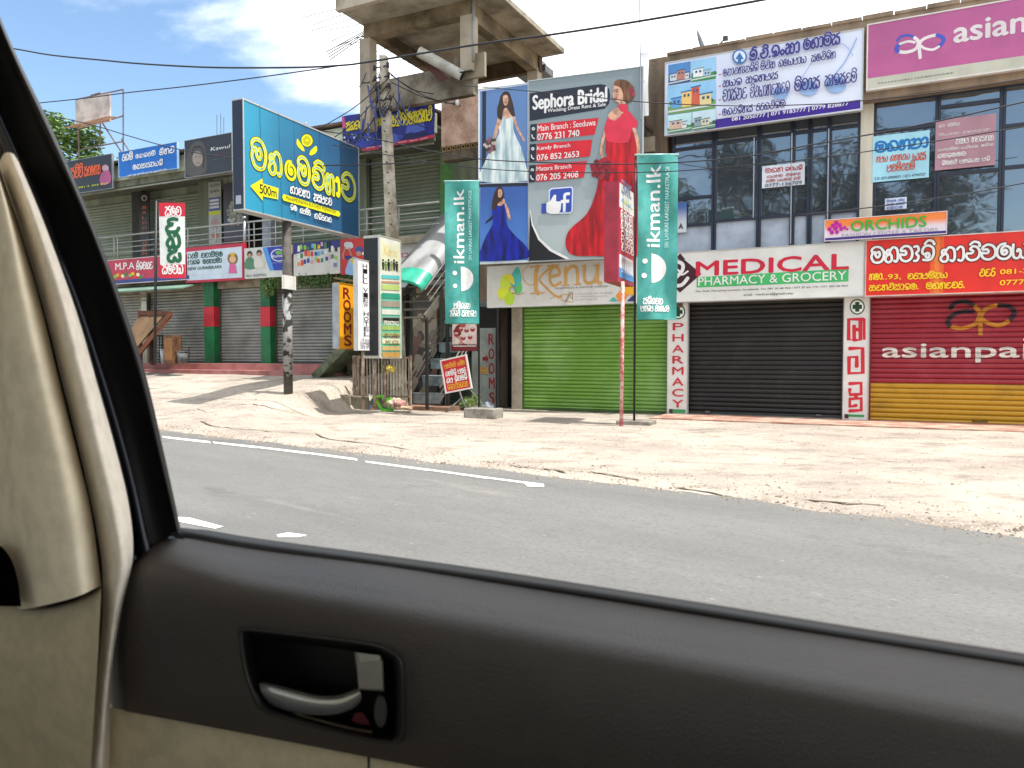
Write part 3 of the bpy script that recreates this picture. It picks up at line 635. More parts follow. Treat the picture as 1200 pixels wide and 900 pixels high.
# weathered column between the two buildings
cl = m.part('column'); cl.box(X(757), X(781), -.12, .2, 2.62, Zf(770, 70), oldwall, .02); cl.box(X(757), X(784)-.01, .24, .89, 2.62, 6, dark)  # near-black box paints the shade of the recess behind the column
cl.box(X(752), X(768), -.18, .1, Zf(760, 175)-.1, Zf(760, 163), conc_light); cl.beam((X(750), -.3, Zf(755,140)), (X(772), .0, Zf(765,165)), .06, .06, M('#3a2018'))
greenm = M('#649030', rough=.5, var=.16, scale=1.1, second='#83a660', thresh=(.45, .8))
shutter(m, PB, 613.5, 782.5, .07, 2.72, .088, greenm, rail=M('#39521c', rough=.6))
fl = m.part('floor'); fl.box(X(560), xb, -.8, .88, -.1, .05, M('#7a7064', rough=.9, var=.2, second='#5a4c42'))
m.done()
# the concrete frame: an unfinished slab on columns
PT = FP(551, 16.3)
def st2loc(s, t): p = E*s+NN*t; q = p-PT.o; return q.dot(PT.e), q.dot(PT.n)
tw = Thing('concrete_tower', 'unfinished bare concrete slab on square columns standing above the bridal billboard', 'concrete tower', PT)
lx = lambda s: s-.2-PT.o.dot(E); ty = lambda t: t-.06-16.3
sl = tw.part('slab'); z0 = 9.85
stain = M('#a09a8a', rough=.95, var=.2, scale=.9, second='#524b40', bump=.7, thresh=(.42, .7), detail=9)
sl.box(lx(-12.25), lx(-8.33), ty(15.35), ty(20.25), z0, z0+.13, stain)
sl.box(lx(-12.28), lx(-8.30), ty(15.2), ty(15.35)-.002, z0-.03, z0+.42, conc_light)
bmn = tw.part('beam'); beamm = M('#7d7058', rough=.95, var=.2, scale=1.2, second='#4d4332', bump=.5)
bmn.box(lx(-12.2), lx(-11.93), ty(16.5), ty(20.04), z0-.28, z0-.003, beamm)
bmn = tw.part('beam'); bmn.box(lx(-9.34), lx(-9.06), ty(16.5), ty(20.04), z0-.42, z0-.003, beamm)
bmn = tw.part('beam'); bmn.box(lx(-12.2), lx(-9.04), ty(16.2), ty(16.497), z0-.34, z0-.003, beamm)
bmn = tw.part('beam'); bmn.box(lx(-12.2), lx(-9.0), ty(20.043), ty(20.23), z0-.42, z0-.003, M('#54432f', rough=.95, var=.2))
for s, t, zb in ((-12.17, 16.35, 7.2), (-9.17, 16.35, 8.2), (-9.2, 20.13, 6.5), (-12.05, 20.13, 7.0)):
    c_ = tw.part('column'); c_.box(lx(s)-.16, lx(s)+.16, ty(t)-.15, ty(t)+.15, zb, z0-.345, conc_light)
c_ = tw.part('drain_pipe'); c_.tube([(lx(-8.98), -.13, 8.4), (lx(-8.98), -.13, z0-.05)], .045, M('#8f8f8a', rough=.6), 10)
rb = M('#54493d', rough=.8, metal=.3)
for i in range(17):
    t = 15.3+i*.31; r_ = tw.part('rebar'); L_ = 1.15+.25*random.random(); dz = random.uniform(-.12, .05)
    r_.tube([(lx(-12.25), ty(t), z0+.06), (lx(-12.25)-L_*.5, ty(t), z0+.06+dz*.2), (lx(-12.25)-L_, ty(t)+random.uniform(-.06, .06), z0+.05+dz)], .009, rb, 5)
for i in range(4):
    r_ = tw.part('rebar'); r_.tube([(lx(-12.2), ty(16.3)+i*.05, z0-.1), (lx(-12.2)-1.3, ty(16.3)+i*.05, z0-.42-.05*i)], .012, rb, 5)
for s, t in ((-8.5, 19.9), (-8.55, 18.5), (-8.6, 18.3)):
    r_ = tw.part('rebar'); r_.tube([(lx(s), ty(t), z0+.1), (lx(s)+.02, ty(t), z0+1.0)], .008, rb, 5)
# parapet beam, plaster block with vent bricks
pw = tw.part('parapet_wall'); pw.box(lx(-12.0), lx(-9.12), ty(16.45), ty(16.7), Zf(520, 127), Zf(520, 92), M('#8f8778', rough=.95, var=.2, scale=1.4, second='#5b5346', bump=.6)); pw.box(lx(-9.6), lx(-8.75), ty(16.35), ty(16.449), 8.05, 8.62, concrete)
pk = tw.part('plaster_block'); a0, a1 = PT.L(517, 150)[0], PT.L(562, 150)[0]
zt_, zb_ = PT.L(540, 116)[1], PT.L(540, 169)[1]
pk.box(a0, a1, .0, .14, zb_, zt_, M('#b39684', rough=.95, var=.15, scale=2, second='#8a6c58', bump=.7), .01)
for i in range(8):
    vb = tw.part('vent_brick'); x = a0+(a1-a0)*i/8+.02; ww = (a1-a0)/8-.03
    mm_ = M('#77603f', rough=.95)
    vb.box(x, x+.02, .01, .12, zb_-.13, zb_-.002, mm_); vb.box(x+ww-.02, x+ww, .01, .12, zb_-.13, zb_-.002, mm_); vb.box(x+.02, x+ww-.02, .01, .12, zb_-.13, zb_-.10, mm_); vb.box(x+.02, x+ww-.02, .01, .12, zb_-.03, zb_-.002, mm_)
lb = tw.part('lintel'); lb.box(a0, a1, .02, .3, zb_-.34, zb_-.132, M('#5d5040', rough=.95, var=.25, scale=3, second='#2d261e'))
tw.done()
# rolled sheet lying on the parapet, satellite dish on roof, small tank lid
pp = FP(517, 16.0); rl = Thing('roll_of_sheet', 'pale rolled sheet slung under the concrete slab', 'roll', pp)
a = pp.L(498, 65); c = pp.L(539, 87); bb = rl.part('tube_body')
bb.tube([(a[0], -.25, a[1]), (c[0], .12, c[1])], .13, M('#a9a8a0', rough=.5, var=.15), 16, cap=False); bb.tube([(a[0]-.0, -.25, a[1]), (c[0], .12, c[1])], .115, dark, 16)
bk = rl.part('bracket'); bk.tube([(c[0]-.15, .0, c[1]+.05), (c[0]+.35, .0, c[1]+.02)], .02, dark, 6)
tr_ = rl.part('torn_cloth'); tr_.add([(a[0]-.15, -.1, a[1]+.02), (a[0]+.1, -.1, a[1]-.1), (c[0]-.3, 0, c[1]-.05), (a[0]+.45, 0, c[1]-.1), (a[0]+.1, -.05, a[1]-.35)], [(0, 1, 2), (1, 2, 3), (0, 1, 3, 4)], M('#4b2b26', rough=.9)); rl.done()
pd = FP(822, 17.3); dsh = Thing('satellite_dish', 'dark satellite dish seen edge-on above the glazed building', 'satellite dish', pd)
dm = M('#3d4048', rough=.5); q = pd.L(822, 54); bb = dsh.part('dish'); rows = []
for i in range(7):
    r_ = .36*i/6; rows.append([(q[0]+.02*(1)+.55*r_*r_-.05+.35*r_*math.sin(2*math.pi*k/20)*-1, r_*math.cos(2*math.pi*k/20), q[1]+r_*math.sin(2*math.pi*k/20)) for k in range(21)])
bb.grid(rows, dm); ml = dsh.part('mount'); ml.tube([(q[0]+.02, .03, q[1]-.45), (q[0]+.03, .03, q[1])], .035, dm, 8); ml.box(q[0]-.12, q[0]+.12, -.1, .1, q[1]-.5, q[1]-.42, dm)
ar = dsh.part('feed_arm'); ar.tube([(q[0]+.1, -.02, q[1]-.28), (q[0]+.52, -.04, q[1]+.05)], .016, dm, 6); ar.box(q[0]+.48, q[0]+.58, -.08, .02, q[1]+.02, q[1]+.1, dm); dsh.done()
pd = FP(628, 20.5); z = pd.L(628, 82)[1]; tk = Thing('rooftop_cover', 'small grey domed cover on the roof edge behind the bridal billboard', 'rooftop cover', pd)
bb = tk.part('lid'); rows = [[(.29*k/8*1.2*math.cos(2*math.pi*i/16), .3*k/8*math.sin(2*math.pi*i/16), z+.28*(1-(k/8)**2)**.5) for i in range(17)] for k in range(9)]; bb.grid(rows, M('#4a4f58', rough=.6)); bb.box(-.5, .42, -.3, .3, z-.2, z, M('#56565a', rough=.7)); bb.box(-.4, -.3, -.33, -.3, z-.1, z+.0, M('#a01818', rough=.5)); tk.done()

# ================================================================== left-hand shop building
PG = FP(300, 17.0)
GX = lambda u, off=0.0: PG.L(u, 418, off)[0]
GZ = lambda u, v, off=0.0: PG.L(u, v, off)[1]
lf = Thing('shop_building', 'long two-storey shop building with grey-green shutters and a railed walkway', 'building', PG)
gx0, gx1 = GX(60)-2, GX(552)
sage = M('#959e88', rough=.9, var=.12, scale=1.5, second='#727a68', streak=True)
w = lf.part('wall'); w.box(gx0, gx1, 2.0, 9, 0, 7.55, sage)
w.box(gx0, GX(415), .22, 2.0, 0, 4.30, sage)
zF = 1.15
wm = M('#9a917f', rough=.9, var=.15, scale=2, second='#6f6655')
for u0, u1 in ((165, 173.5),): w.box(GX(u0), GX(u1), -.03, .22, zF, 3.9, wm)
w.box(gx0, GX(415), -.0, .219, 3.42, 4.3, wm)
for u0, u1 in ((244.5, 256), (310.5, 321.5)):
    p_ = lf.part('pillar'); x0, x1 = GX(u0), GX(u1); za, zb = GZ(u0, 383), GZ(u0, 360)
    gr = M('#0e6b3a', rough=.5, var=.15, scale=2, second='#0a4f2b'); rd = M('#b5202c', rough=.5, var=.1)
    p_.box(x0, x1, -.16, .2, zF, za, gr, .01); p_.box(x0-.004, x1+.004, -.164, .2, za+.001, zb-.001, rd, .01); p_.box(x0, x1, -.16, .2, zb, GZ(u0, 330), gr, .01)
stm = M('#92928a', rough=.45, var=.25, scale=1.2, second='#64645e', thresh=(.4, .75), metal=.35)
for u0, u1 in ((110, 164), (174.5, 243.5), (257, 309.5), (322.5, 396)): shutter(lf, PG, u0, u1, zF+.02, 3.42, .092, stm, y=.1, rail=M('#3f403c', rough=.6))
# walkway, railing
wk = lf.part('walkway'); wk.box(gx0, gx1-.01, -.25, 1.999, 4.305, 4.5, conc_light)
rw = M('#a8aaa6', rough=.35, metal=.5, var=.1)
rl_ = lf.part('railing')
def zrail(v): return GZ(330, v, .1)
zr = [GZ(300, 261), GZ(300, 270), GZ(300, 276.5), GZ(300, 283)]
for i, z in enumerate(zr): rl_.tube([(GX(112), -.18, z), (GX(520), -.18, z)], .03 if i == 0 else .017, rw, 8)
for u in (142, 146, 228, 260, 299, 305, 330, 362, 397, 436, 473): rl_.tube([(GX(u), -.18, 4.5), (GX(u), -.18, zr[0])], .02, rw, 8)
nb = lf.part('newel_post'); nb.tube([(GX(294.5), -.2, 4.5), (GX(294.5), -.2, zr[0]+.1)], .045, rw, 10); nb.tube([(GX(294.5), -.2, zr[0]+.1), (GX(294.5), -.2, zr[0]+.16)], .07, rw, 10)
# upper shutters set back
sgm = M('#8c9682', rough=.6, var=.12, scale=1.2, second='#747d6c', thresh=(.4, .75))
PU = FP(300, 18.95)
UX = lambda u: PU.L(u, 418)[0]-0
class _Off:                                     # shutters on the rear plane, expressed in the front frame
    @staticmethod
    def L(u, v): x = (PU.W(PU.L(u, v)[0], 0, 0)-PG.o).dot(PG.e); return x, PU.L(u, v)[1]
ux = lambda u: _Off.L(u, 418)[0]
for u0, u1 in ((92, 163), (177, 241), (338, 424), (437, 521)): shutter(lf, _Off, u0, u1, 4.52, 7.35 if u0 > 400 else 7.0, .105, sgm, y=1.93, rail=M('#4c5247', rough=.6), depth=.03)
for u0, u1, mm_ in ((425, 436, sage), (241.5, 262, sage), (521.5, 530, M('#69a35a', rough=.7, var=.1)), (164, 176, M('#3a3a36', rough=.8)), (315, 325, M('#b9bfca', rough=.7, var=.1))): lf.part('pilaster').box(ux(u0), ux(u1), 1.72, 1.999, 4.5, 7.3, mm_)
lf.part('pilaster').box(ux(262), ux(337), 1.6, 1.998, 6.9, 7.3, sage)
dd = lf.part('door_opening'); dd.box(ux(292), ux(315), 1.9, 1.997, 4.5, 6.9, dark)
# roof overhang
zs_ = 6.92
rf = lf.part('roof'); rf.box(gx0, GX(512), .05, 2.6, zs_+.35, zs_+.42, M('#6b6a5c', rough=.9)); 
rf.box(gx0, GX(512), -.12, .049, zs_+.20, 7.62, M('#c4ccb4', rough=.8, var=.15, scale=2, second='#a5ae95'))
rf.add([(gx0, -.3, 7.66), (GX(512), -.3, 7.66), (GX(512), 6, 8.1), (gx0, 6, 8.1), (gx0, -.3, 7.72), (GX(512), -.3, 7.72), (GX(512), 6, 8.16), (gx0, 6, 8.16)],
       [(0, 3, 2, 1), (4, 5, 6, 7), (0, 1, 5, 4), (1, 2, 6, 5), (2, 3, 7, 6), (3, 0, 4, 7)], M('#6a5a50', rough=.9, var=.2, scale=2))
rf.box(gx0, GX(512), -.1, -.02, zs_-.02, zs_+.19, M('#7a7d6c', rough=.9, var=.2)); rf.box(gx0, GX(512), -.16, -.11, zs_-.12, zs_-.08, M('#8f9488', rough=.6))
# steps in front of the left shops
stp = lf.part('plinth'); pinkm = M('#a8706a', rough=.8, var=.15, scale=1.5, second='#8a5850', bump=.2)
stp.box(GX(180), GX(415), -.42, .219, .3, zF, pinkm, .01); stp.box(GX(172), GX(415), -.80, -.421, .2, .96, pinkm, .01)
stp.box(GX(100)-2, GX(180)-.003, -.55, .219, .2, zF-.01, conc_light, .02)
aw = lf.part('awning'); aw.add([(GX(100), -.75, GZ(180, 331)-.35), (GX(238), -.75, GZ(180, 331)-.35), (GX(238), -.0, GZ(180, 331)-.12), (GX(100), -.0, GZ(180, 331)-.12), (GX(100), -.75, GZ(180, 331)-.31), (GX(238), -.75, GZ(180, 331)-.31), (GX(238), -.0, GZ(180, 331)-.08), (GX(100), .0, GZ(180, 331)-.08)],
       [(0, 3, 2, 1), (4, 5, 6, 7), (0, 1, 5, 4), (1, 2, 6, 5), (3, 0, 4, 7)], M('#64806f', rough=.7, var=.1))
lf.done()
# ================================================================== shop signs, right-hand building
WH = V('#dcdcda'); RED = V('#c8202c'); BLK = V('#15151a'); 
alf = M('#b9b9b6', rough=.4, metal=.3, var=.05)
# medical sign
s = sign('shop_sign', 'long white sign over the black shutter with red and green lettering', 'shop sign', FP(900, 16.62), ((741,300),(1012,283.5),(1012.5,346),(741,355.5)), V('#d4d4d0', var=.05), .36, 0, alf, .02)
a = s.part('artwork'); l = s.part('lettering')
mar = V('#3c1420'); s.P(a, [(775,322),(798,301),(822,321),(797,343)], mar); s.P(a, [(790,304),(797,297),(803,304),(796,303)], mar)
s.S(a, [(788,322),(787,313),(793,307),(800,310),(799,318),(791,327),(790,334),(799,334),(806,326)], 4.2, WH); s.S(a, [(789,321),(794,316),(799,322),(806,318)], 2.2, WH)
gb = V('#3fae62'); s.P(a, [(816.5,325),(994.5,314.5),(994.5,329.5),(816.5,337)], gb)
s.T(l, 'MEDICAL', 816, 323.5, 994, 297, V('#c01c38'), bold=.055); s.T(l, 'PHARMACY & GROCERY', 818.5, 335, 992, 317, WH, bold=.012)
s.T(l, 'No. 94/B, Warapitiya Junction, Kundasale, Tel: 081 20 68 956 / 077 37 65 173 / 071 452 56 563', 816, 343, 994, 333.5, BLK, bold=.01)
s.T(l, 'email : medicare@gmail.com', 872, 347.5, 930, 342, BLK, bold=.01); s.done()
# mahaweli hardware sign
s = sign('shop_sign', 'bright red sign over the dark red shutter with white and yellow letters', 'shop sign', FP(1100, 16.6), ((1015,286),(1330,259),(1330,337),(1015,346)), V('#d62a1e', rough=.38), .36, 0, M('#c9b9b0', rough=.5), .018)
a = s.part('artwork'); l = s.part('lettering')
s.P(a, [(1090,280),(1106,279),(1106,343),(1090,343.5)], V('#dd5a22')); s.P(a, [(1095,279.6),(1101,279.1),(1101,343.2),(1095,343.3)], V('#e0762c'))
s.G(l, 'ma,ha,va,ae,li', 1021, 310, 1094, 288.5, WH, .17, V('#4a1512'), .13); s.G(l, 'ha,aa,d_,va,e,ya,aa,ra', 1102, 307.5, 1232, 282, WH, .17, V('#4a1512'), .13)
ye = V('#e8c818')
s.G(l, 'na,e,aa,.', 1019, 328.5, 1036, 321.5, ye, .2); s.T(l, '.93,', 1038, 329, 1056, 321.5, ye, bold=.03); s.G(l, 'va,ra,aa,pa,mi,ta,ya', 1064, 327.5, 1110, 319.5, ye, .2)
s.G(l, 'ka,u,na,d_,sa,aa,la,e,.', 1019, 340.5, 1077, 332.5, ye, .2); s.G(l, 'ma,ha,na,u,va,ra,.', 1086, 338.5, 1131, 330.5, ye, .2)
s.G(l, 'da,u,ra', 1148, 324, 1166, 315, ye, .2); s.T(l, '081-2420365', 1172, 321.5, 1250, 312, ye, bold=.03); s.T(l, '0777-386209', 1172, 334.5, 1250, 325.5, ye, bold=.03); s.done()
# vertical pharmacy strips
def cross_round(s, a, u, v, r):
    dg = V('#0d3a22'); s.C(a, u, v, r, dg); s.C(a, u, v, r*.84, V('#cfe0d0')); s.C(a, u, v, r*.78, V('#e0e4e0')); q = r*.27; k = r*.62
    s.P(a, [(u-q, v-k), (u+q, v-k), (u+q, v-q), (u+k, v-q), (u+k, v+q), (u+q, v+q), (u+q, v+k), (u-q, v+k), (u-q, v+q), (u-k, v+q), (u-k, v-q), (u-q, v-q)], dg)
s = sign('strip_sign', 'tall white strip sign with red letters between green and black shutters', 'strip sign', FP(794, 16.85), ((782.5,353),(806,352),(805,486.5),(782.5,486)), V('#d2d0cc'), .1, 0, alf, .012)
a = s.part('artwork'); l = s.part('lettering'); cross_round(s, a, 794.5, 365.5, 8.6)
for i, c in enumerate('PHARMACY'): s.T(l, c, 788.2, 387+i*12.9, 801, 378.3+i*12.9, V('#bf1830'), bold=.03)
s.Rc(a, 784.5, 479.5, 803.5, 483.8, V('#2e8f4a')); s.Rc(a, 785, 479.3, 789, 484, V('#3c1420')); s.Rc(a, 783.8, 356, 800, 360, V('#57483c')); s.done()
s = sign('strip_sign', 'tall white strip sign with blocky red Sinhala letters between the black and red shutters', 'strip sign', FP(1005, 16.85), ((989.5,346),(1019.5,345),(1015.5,495.5),(988,492.5)), V('#d2d0cc'), .1, 0, alf, .012)
a = s.part('artwork'); l = s.part('lettering'); cross_round(s, a, 1004.8, 359.5, 9.2); rr = V('#c4192f')
def blk(pts, w=4.2): s.S(l, pts, w, rr, 0)
blk([(1011.5,374),(994.5,374),(994.5,398),(1001,398),(1001,382)]); blk([(1001,386),(1009,386)]); blk([(1001,398),(1008.5,398),(1008.5,374)]); blk([(1013,374),(1013,397)], 3)
blk([(996,408),(1011,408),(1011,437),(995,437),(995,418),(1004,418),(1004,429)], 4.4)
blk([(996,449),(1009,449),(1009,462),(996,462),(996,456)], 4); blk([(1003,462),(1003,466)], 4); blk([(996,481),(1009,481),(1009,467),(996,467),(996,476),(1003,475)], 4)
s.Rc(a, 990, 484.5, 1012, 489.5, V('#2e8f4a')); s.Rc(a, 990, 484.3, 994.5, 489.7, V('#3c1420')); s.done()
# orchids banner
s = sign('shop_banner', 'small orange and white banner with green lettering and pink orchids under the windows', 'banner', FP(1040, 16.5), ((967,255.5),(1109,251),(1109,276),(967,279.5)), gradient('#e8813a','#d9cdd6',2,3.98,3.82,nz=.2), .03, 0, V('#d8ccd4'), .012)
a = s.part('artwork'); l = s.part('lettering')
s.P(a, [(967,276.4),(1109,273),(1109,276),(967,279.5)], V('#3b2f7a'))
for u, v, r in ((972,266,2.6),(976,262,2.6),(980,259,2.8),(979,265,3),(984,262,2.6),(975,270,2.6),(981,270,2.4),(986,266.5,2.4),(990,265,1.9),(993,267,1.5)):
    for k in range(5): s.C(a, u+r*.55*math.cos(k*1.257), v+r*.55*math.sin(k*1.257), r*.55, V('#c01e9a'), n=8)
    s.C(a, u, v, r*.3, V('#7a1468'), n=6)
s.T(l, 'ORCHIDS', 997.5, 270, 1085.5, 255, V('#37a02a'), bold=.03); s.T(l, 'FASHION CENTER & TAILORS', 987, 276.5, 1099, 269.5, V('#8d8aa0'), bold=.0); s.done()
# upper signs
s = sign('shop_sign', 'pale blue sign on the parapet with purple Sinhala writing and house pictures', 'shop sign', FP(900, 16.58), ((780,74),(1011,34.5),(1010,128.5),(780,158)), gradient('#a9bfe4','#d5dcec',0,-2.2,1.8,nz=.5,nscale=1.2), .1, 0, alf, .02)
a = s.part('artwork'); l = s.part('lettering'); pu = V('#2c1c70')
s.P(a, [(829,141),(1008.5,117),(1008.5,127.5),(829,151.5)], V('#3a1a8c'))
def house_picture(q, sky_, land, walls, roofc, seed):       # a small printed photograph of a modern house
    rr_ = random.Random(seed); Q = lambda x, y: tuple((q[0][k]*(1-x)+q[1][k]*x)*(1-y)+(q[3][k]*(1-x)+q[2][k]*x)*y for k in (0, 1))
    def PQ(pts, c_): s.P(a, [Q(*p) for p in pts], V(c_))
    PQ([(0,0),(1,0),(1,1),(0,1)], sky_); PQ([(0,.72),(1,.66),(1,1),(0,1)], land)
    for k in range(5): x = rr_.random(); s.C(a, *Q(x, .62+rr_.random()*.12), 2.4, V(rr_.choice(['#3f6a3a','#567f45','#2f5632'])), n=8)
    x = .08
    for w_, h_, c_ in walls:
        PQ([(x,.78-h_),(x+w_,.76-h_),(x+w_,.80),(x,.80)], c_); PQ([(x-.02,.76-h_),(x+w_+.03,.72-h_),(x+w_+.03,.77-h_),(x-.02,.80-h_)], roofc)
        for f_ in (.2, .6): PQ([(x+w_*f_,.86-h_),(x+w_*(f_+.22),.85-h_),(x+w_*(f_+.22),.95-h_),(x+w_*f_,.96-h_)], '#2c4a6a')
        x += w_+.01
    PQ([(.0,.88),(1,.82),(1,.88),(0,.95)], '#c4c8c4')
house_picture(((783,76),(809,71.5),(809,96),(783,100)), '#4a86c0', '#2f5f8f', ((.3,.3,'#c8ccd4'),(.35,.42,'#b87a64'),(.18,.25,'#d4d4cc')), '#34507a', 1)
house_picture(((810,71.5),(839,66.5),(839,92),(810,96)), '#8fc0e0', '#2f8a4a', ((.4,.35,'#dfe2e2'),(.3,.22,'#a8c0d0')), '#7a8a94', 2)
house_picture(((783,101),(839,93.5),(839,128),(783,134)), '#8cc0e4', '#6a9a5a', ((.2,.32,'#5f98c8'),(.2,.5,'#e0b868'),(.16,.62,'#c4583c'),(.24,.34,'#d8c890')), '#2f5f9a', 3)
house_picture(((783,135.5),(811,131.5),(811,153),(783,156.5)), '#b4d8dc', '#4a8a5c', ((.5,.42,'#c8a894'),(.2,.3,'#e0e4e0')), '#4a5a80', 4)
house_picture(((812,131.4),(839,127.5),(839,149.5),(812,153)), '#c0d8e0', '#5a8a6a', ((.3,.4,'#8a9aa4'),(.35,.3,'#d0c8a8')), '#3a6a5a', 5)
for (u, v, r) in ((915,110,9),(948,104,11),(980,100,12)): s.C(a, u, v, r, V('#8fb0de'), rv=r*.8)
s.S(a, [(1004,46),(990,74),(975,92)], 1.1, V('#6f93cc')); s.S(a, [(940,92),(960,64),(985,52),(1000,66)], .8, V('#8fa9d4'))
s.C(a, 867, 67, 8.6, V('#2f6aa8')); s.C(a, 867, 67, 6.9, V('#cfdcf0')); s.P(a, [(862,70),(867,62),(872,70),(869,70),(869,74),(865,74),(865,70)], V('#2f6aa8'))
s.lt = True
s.G(l, 'ee,.,d_,.,la,o,ka,aa', 879, 71.5, 937, 60, pu, .17, V('#a4acde'), .07); s.G(l, 'e,ha,aa,mi,sa', 942, 59.5, 984, 48, pu, .17, V('#a4acde'), .07)
s.G(l, 'e,ta,aa,da,na,ae,ta,li,li', 848, 90, 889, 82.5, pu, .17); s.G(l, words(5, 3, 6), 892, 83, 945, 75.5, pu, .17); s.G(l, words(6, 5), 951, 74, 979, 66.5, pu, .17)
s.G(l, words(7, 3, 5), 848, 103, 912, 95.8, pu, .17)
s.G(l, 'va,aa,sa,ta,u', 848, 120, 876, 107, pu, .18); s.G(l, 'v_,da,ya,aa,na,u,ka,u,la', 880, 116, 926, 103.5, pu, .18); s.G(l, 'mi,va,aa,sa', 932, 108.5, 961, 96, pu, .18); s.G(l, 'sa,ae,la,sa,u,mi', 967, 103, 1004, 91, pu, .18)
s.G(l, words(8, 6, 6), 848, 136.5, 921, 129.3, pu, .17); s.lt = False
for v in (89.5, 103, 119, 136): s.Rc(a, 843.5, v-1, 846, v, V('#b02040'))
s.T(l, '081 2050777 | 071 9183777 | 0779 828877', 859, 144.5, 995, 121, WH, bold=.03); s.done()
s = sign('shop_sign', 'large pink sign on the parapet with white ribbon logo above a grey strip', 'shop sign', FP(1100, 16.58), ((1017,31.5),(1330,-27),(1330,50),(1017,114)), V('#b0578a', rough=.35, var=.05, scale=1), .1, 0, V('#cfcac6'), .025)
a = s.part('artwork'); l = s.part('lettering')
s.P(a, [(1017,100),(1330,37),(1330,50),(1017,114)], V('#b9b8a8'))
wb = V('#d8d0d0'); bl2 = V('#3a50b4')
f = lambda x, y: (1050+x*.57, 45+y*.42-x*.045)
for pts, m_, w_ in (([(2,14),(10,2),(26,0),(38,8)], bl2, 3), ([(38,8),(46,22),(40,42),(20,50),(4,46)], wb, 4), ([(4,46),(0,36),(8,24)], bl2, 4.5), ([(8,24),(24,18),(38,22)], wb, 3),
                ([(50,68),(48,30),(56,14),(72,6),(84,4)], wb, 3.8), ([(84,4),(96,12),(97,24),(88,38)], bl2, 4.2), ([(88,38),(76,46),(60,42),(52,34)], wb, 3)): s.S(a, [f(*p) for p in pts], w_, m_)
s.T(l, 'asian', 1118, 52, 1202, 12.5, wb, bold=.05); s.T(l, 'paints', 1206, 35, 1300, -8, wb, bold=.05)
s.T(l, 'MAHAWELI HARDWARE', 1030, 106.5, 1118, 87, V('#4a4a4a'), bold=.01); s.T(l, 'No. 93, Warapitiya, Kundasale', 1122, 90, 1200, 74, V('#5a5a5a')); s.done()
# papers and banners behind the glass
def paper(label, q, mat, rows, pl=None, name='window_notice', cat='notice', off=0.0):
    s = sign(name, label, cat, pl or FP((q[0][0]+q[1][0])/2, 16.93), q, mat, .006, off); l = s.part('lettering')
    for (u0, v0, u1, v1, m_, seed, ns, w_) in rows:
        if isinstance(ns, str): s.T(l, ns, u0, v0, u1, v1, m_, bold=.02)
        else: s.G(l, words(seed, *ns), u0, v0, u1, v1, m_, w_)
    s.done(); return s
bu = V('#1d4fa8'); rd_ = V('#a8303c')
paper('white paper notice with red and black writing taped inside the left-bay window', ((893,194),(943,190.5),(943,217),(893,220)), V('#cfd4dc'),
      [(897,202,917,196,rd_,1,(3,),.2),(920,200.5,940,195,rd_,2,(4,),.2),(899,208,938,203,rd_,3,(4,4),.2),(898,213,938,208,rd_,4,(3,4,2),.2),(897,219,940,212.5,V('#1b3a5a'),0,'0777-136709',0)])
paper('cyan window banner with blue and orange writing above small paper', ((1022.5,159.5),(1089,153),(1089,208),(1022.5,213.5)), V('#9fd4e4'),
      [(1026,178,1087,161.5,V('#1670b4'),1,(5,),.26),(1027,190,1066,180,V('#c8502a'),12,(3,5),.18),(1070,188,1085,179,V('#c8502a'),13,(2,),.18),(1040,201,1072,190.5,V('#c8502a'),14,(6,),.18),(1025,211,1085,203,V('#1b2a4a'),0,'T.P: 077-0909071 / 071-4794727',0)], name='window_banner', cat='banner')
paper('faded pink window banner with pale writing behind the cables', ((1096,142),(1167,132),(1167,193),(1096,200)), V('#a9808c'),
      [(1100,150,1124,144,WH,21,(2,4),.16),(1100,160,1160,150,WH,22,(4,6),.16),(1120,169,1164,158,WH,23,(3,5),.16),(1099,178,1164,168,WH,24,(5,4,3),.16),(1099,186,1132,178,WH,25,(6,),.16),(1104,194,1160,184,WH,26,(4,5,2),.16)], name='window_banner', cat='banner')
paper('small white paper with tiny blue writing stuck low on the glass', ((1037,233),(1062.5,230.5),(1062.5,244.5),(1037,246)), V('#c9d2de'), [(1039,237,1060,233,bu,31,(4,3),.18),(1039,241,1060,237,bu,32,(3,4),.18),(1039,245,1058,241.5,bu,33,(5,),.18)])
s = sign('window_poster', 'small blue and white picture poster beside the teal flag', 'poster', FP(797, 16.93), ((791,238),(804.5,236.5),(804.5,272),(791,273)), gradient('#c2c8d0','#3f5f9a',2,4.3,4.75), .006); a = s.part('artwork'); s.P(a, [(795,268),(798,261),(801,268),(799,268),(798,266),(797,268)], V('#3a4a3a')); s.done()

# ================================================================== kenu sign
s = sign('shop_sign', 'white sign above green shutter with gold script letters and a flower', 'shop sign', FP(655, 16.5), ((571.5,312.5),(744,303.5),(744,354.5),(571.5,360.5)), V('#d0cdc8', var=.05), .16, 0, alf, .015)
a = s.part('artwork'); l = s.part('lettering'); go = V('#c99a52')
for pts, c in (([(586,330),(590,322),(597,327),(600,336),(594,341),(588,340)], '#c9d93a'), ([(583,340),(592,337),(598,344),(592,350),(586,351)], '#d4dc30'), ([(591,349),(598,341),(603,347),(601,356),(594,357)], '#b4d42c'),
               ([(598,325),(606,312),(611,322),(610,334),(604,340),(599,334)], '#4fb8b0'), ([(603,340),(610,331),(612,340),(606,346)], '#5fc46a'), ([(599,331),(592,322),(600,322),(603,333)], '#e0d020')): s.P(a, pts, V(c), 3)
s.S(a, [(597,341),(599,336),(604,337),(604,343),(600,344)], 1.2, V('#b07040')); s.S(a, [(604,344),(609,345),(614,343)], 1, V('#b89060'))
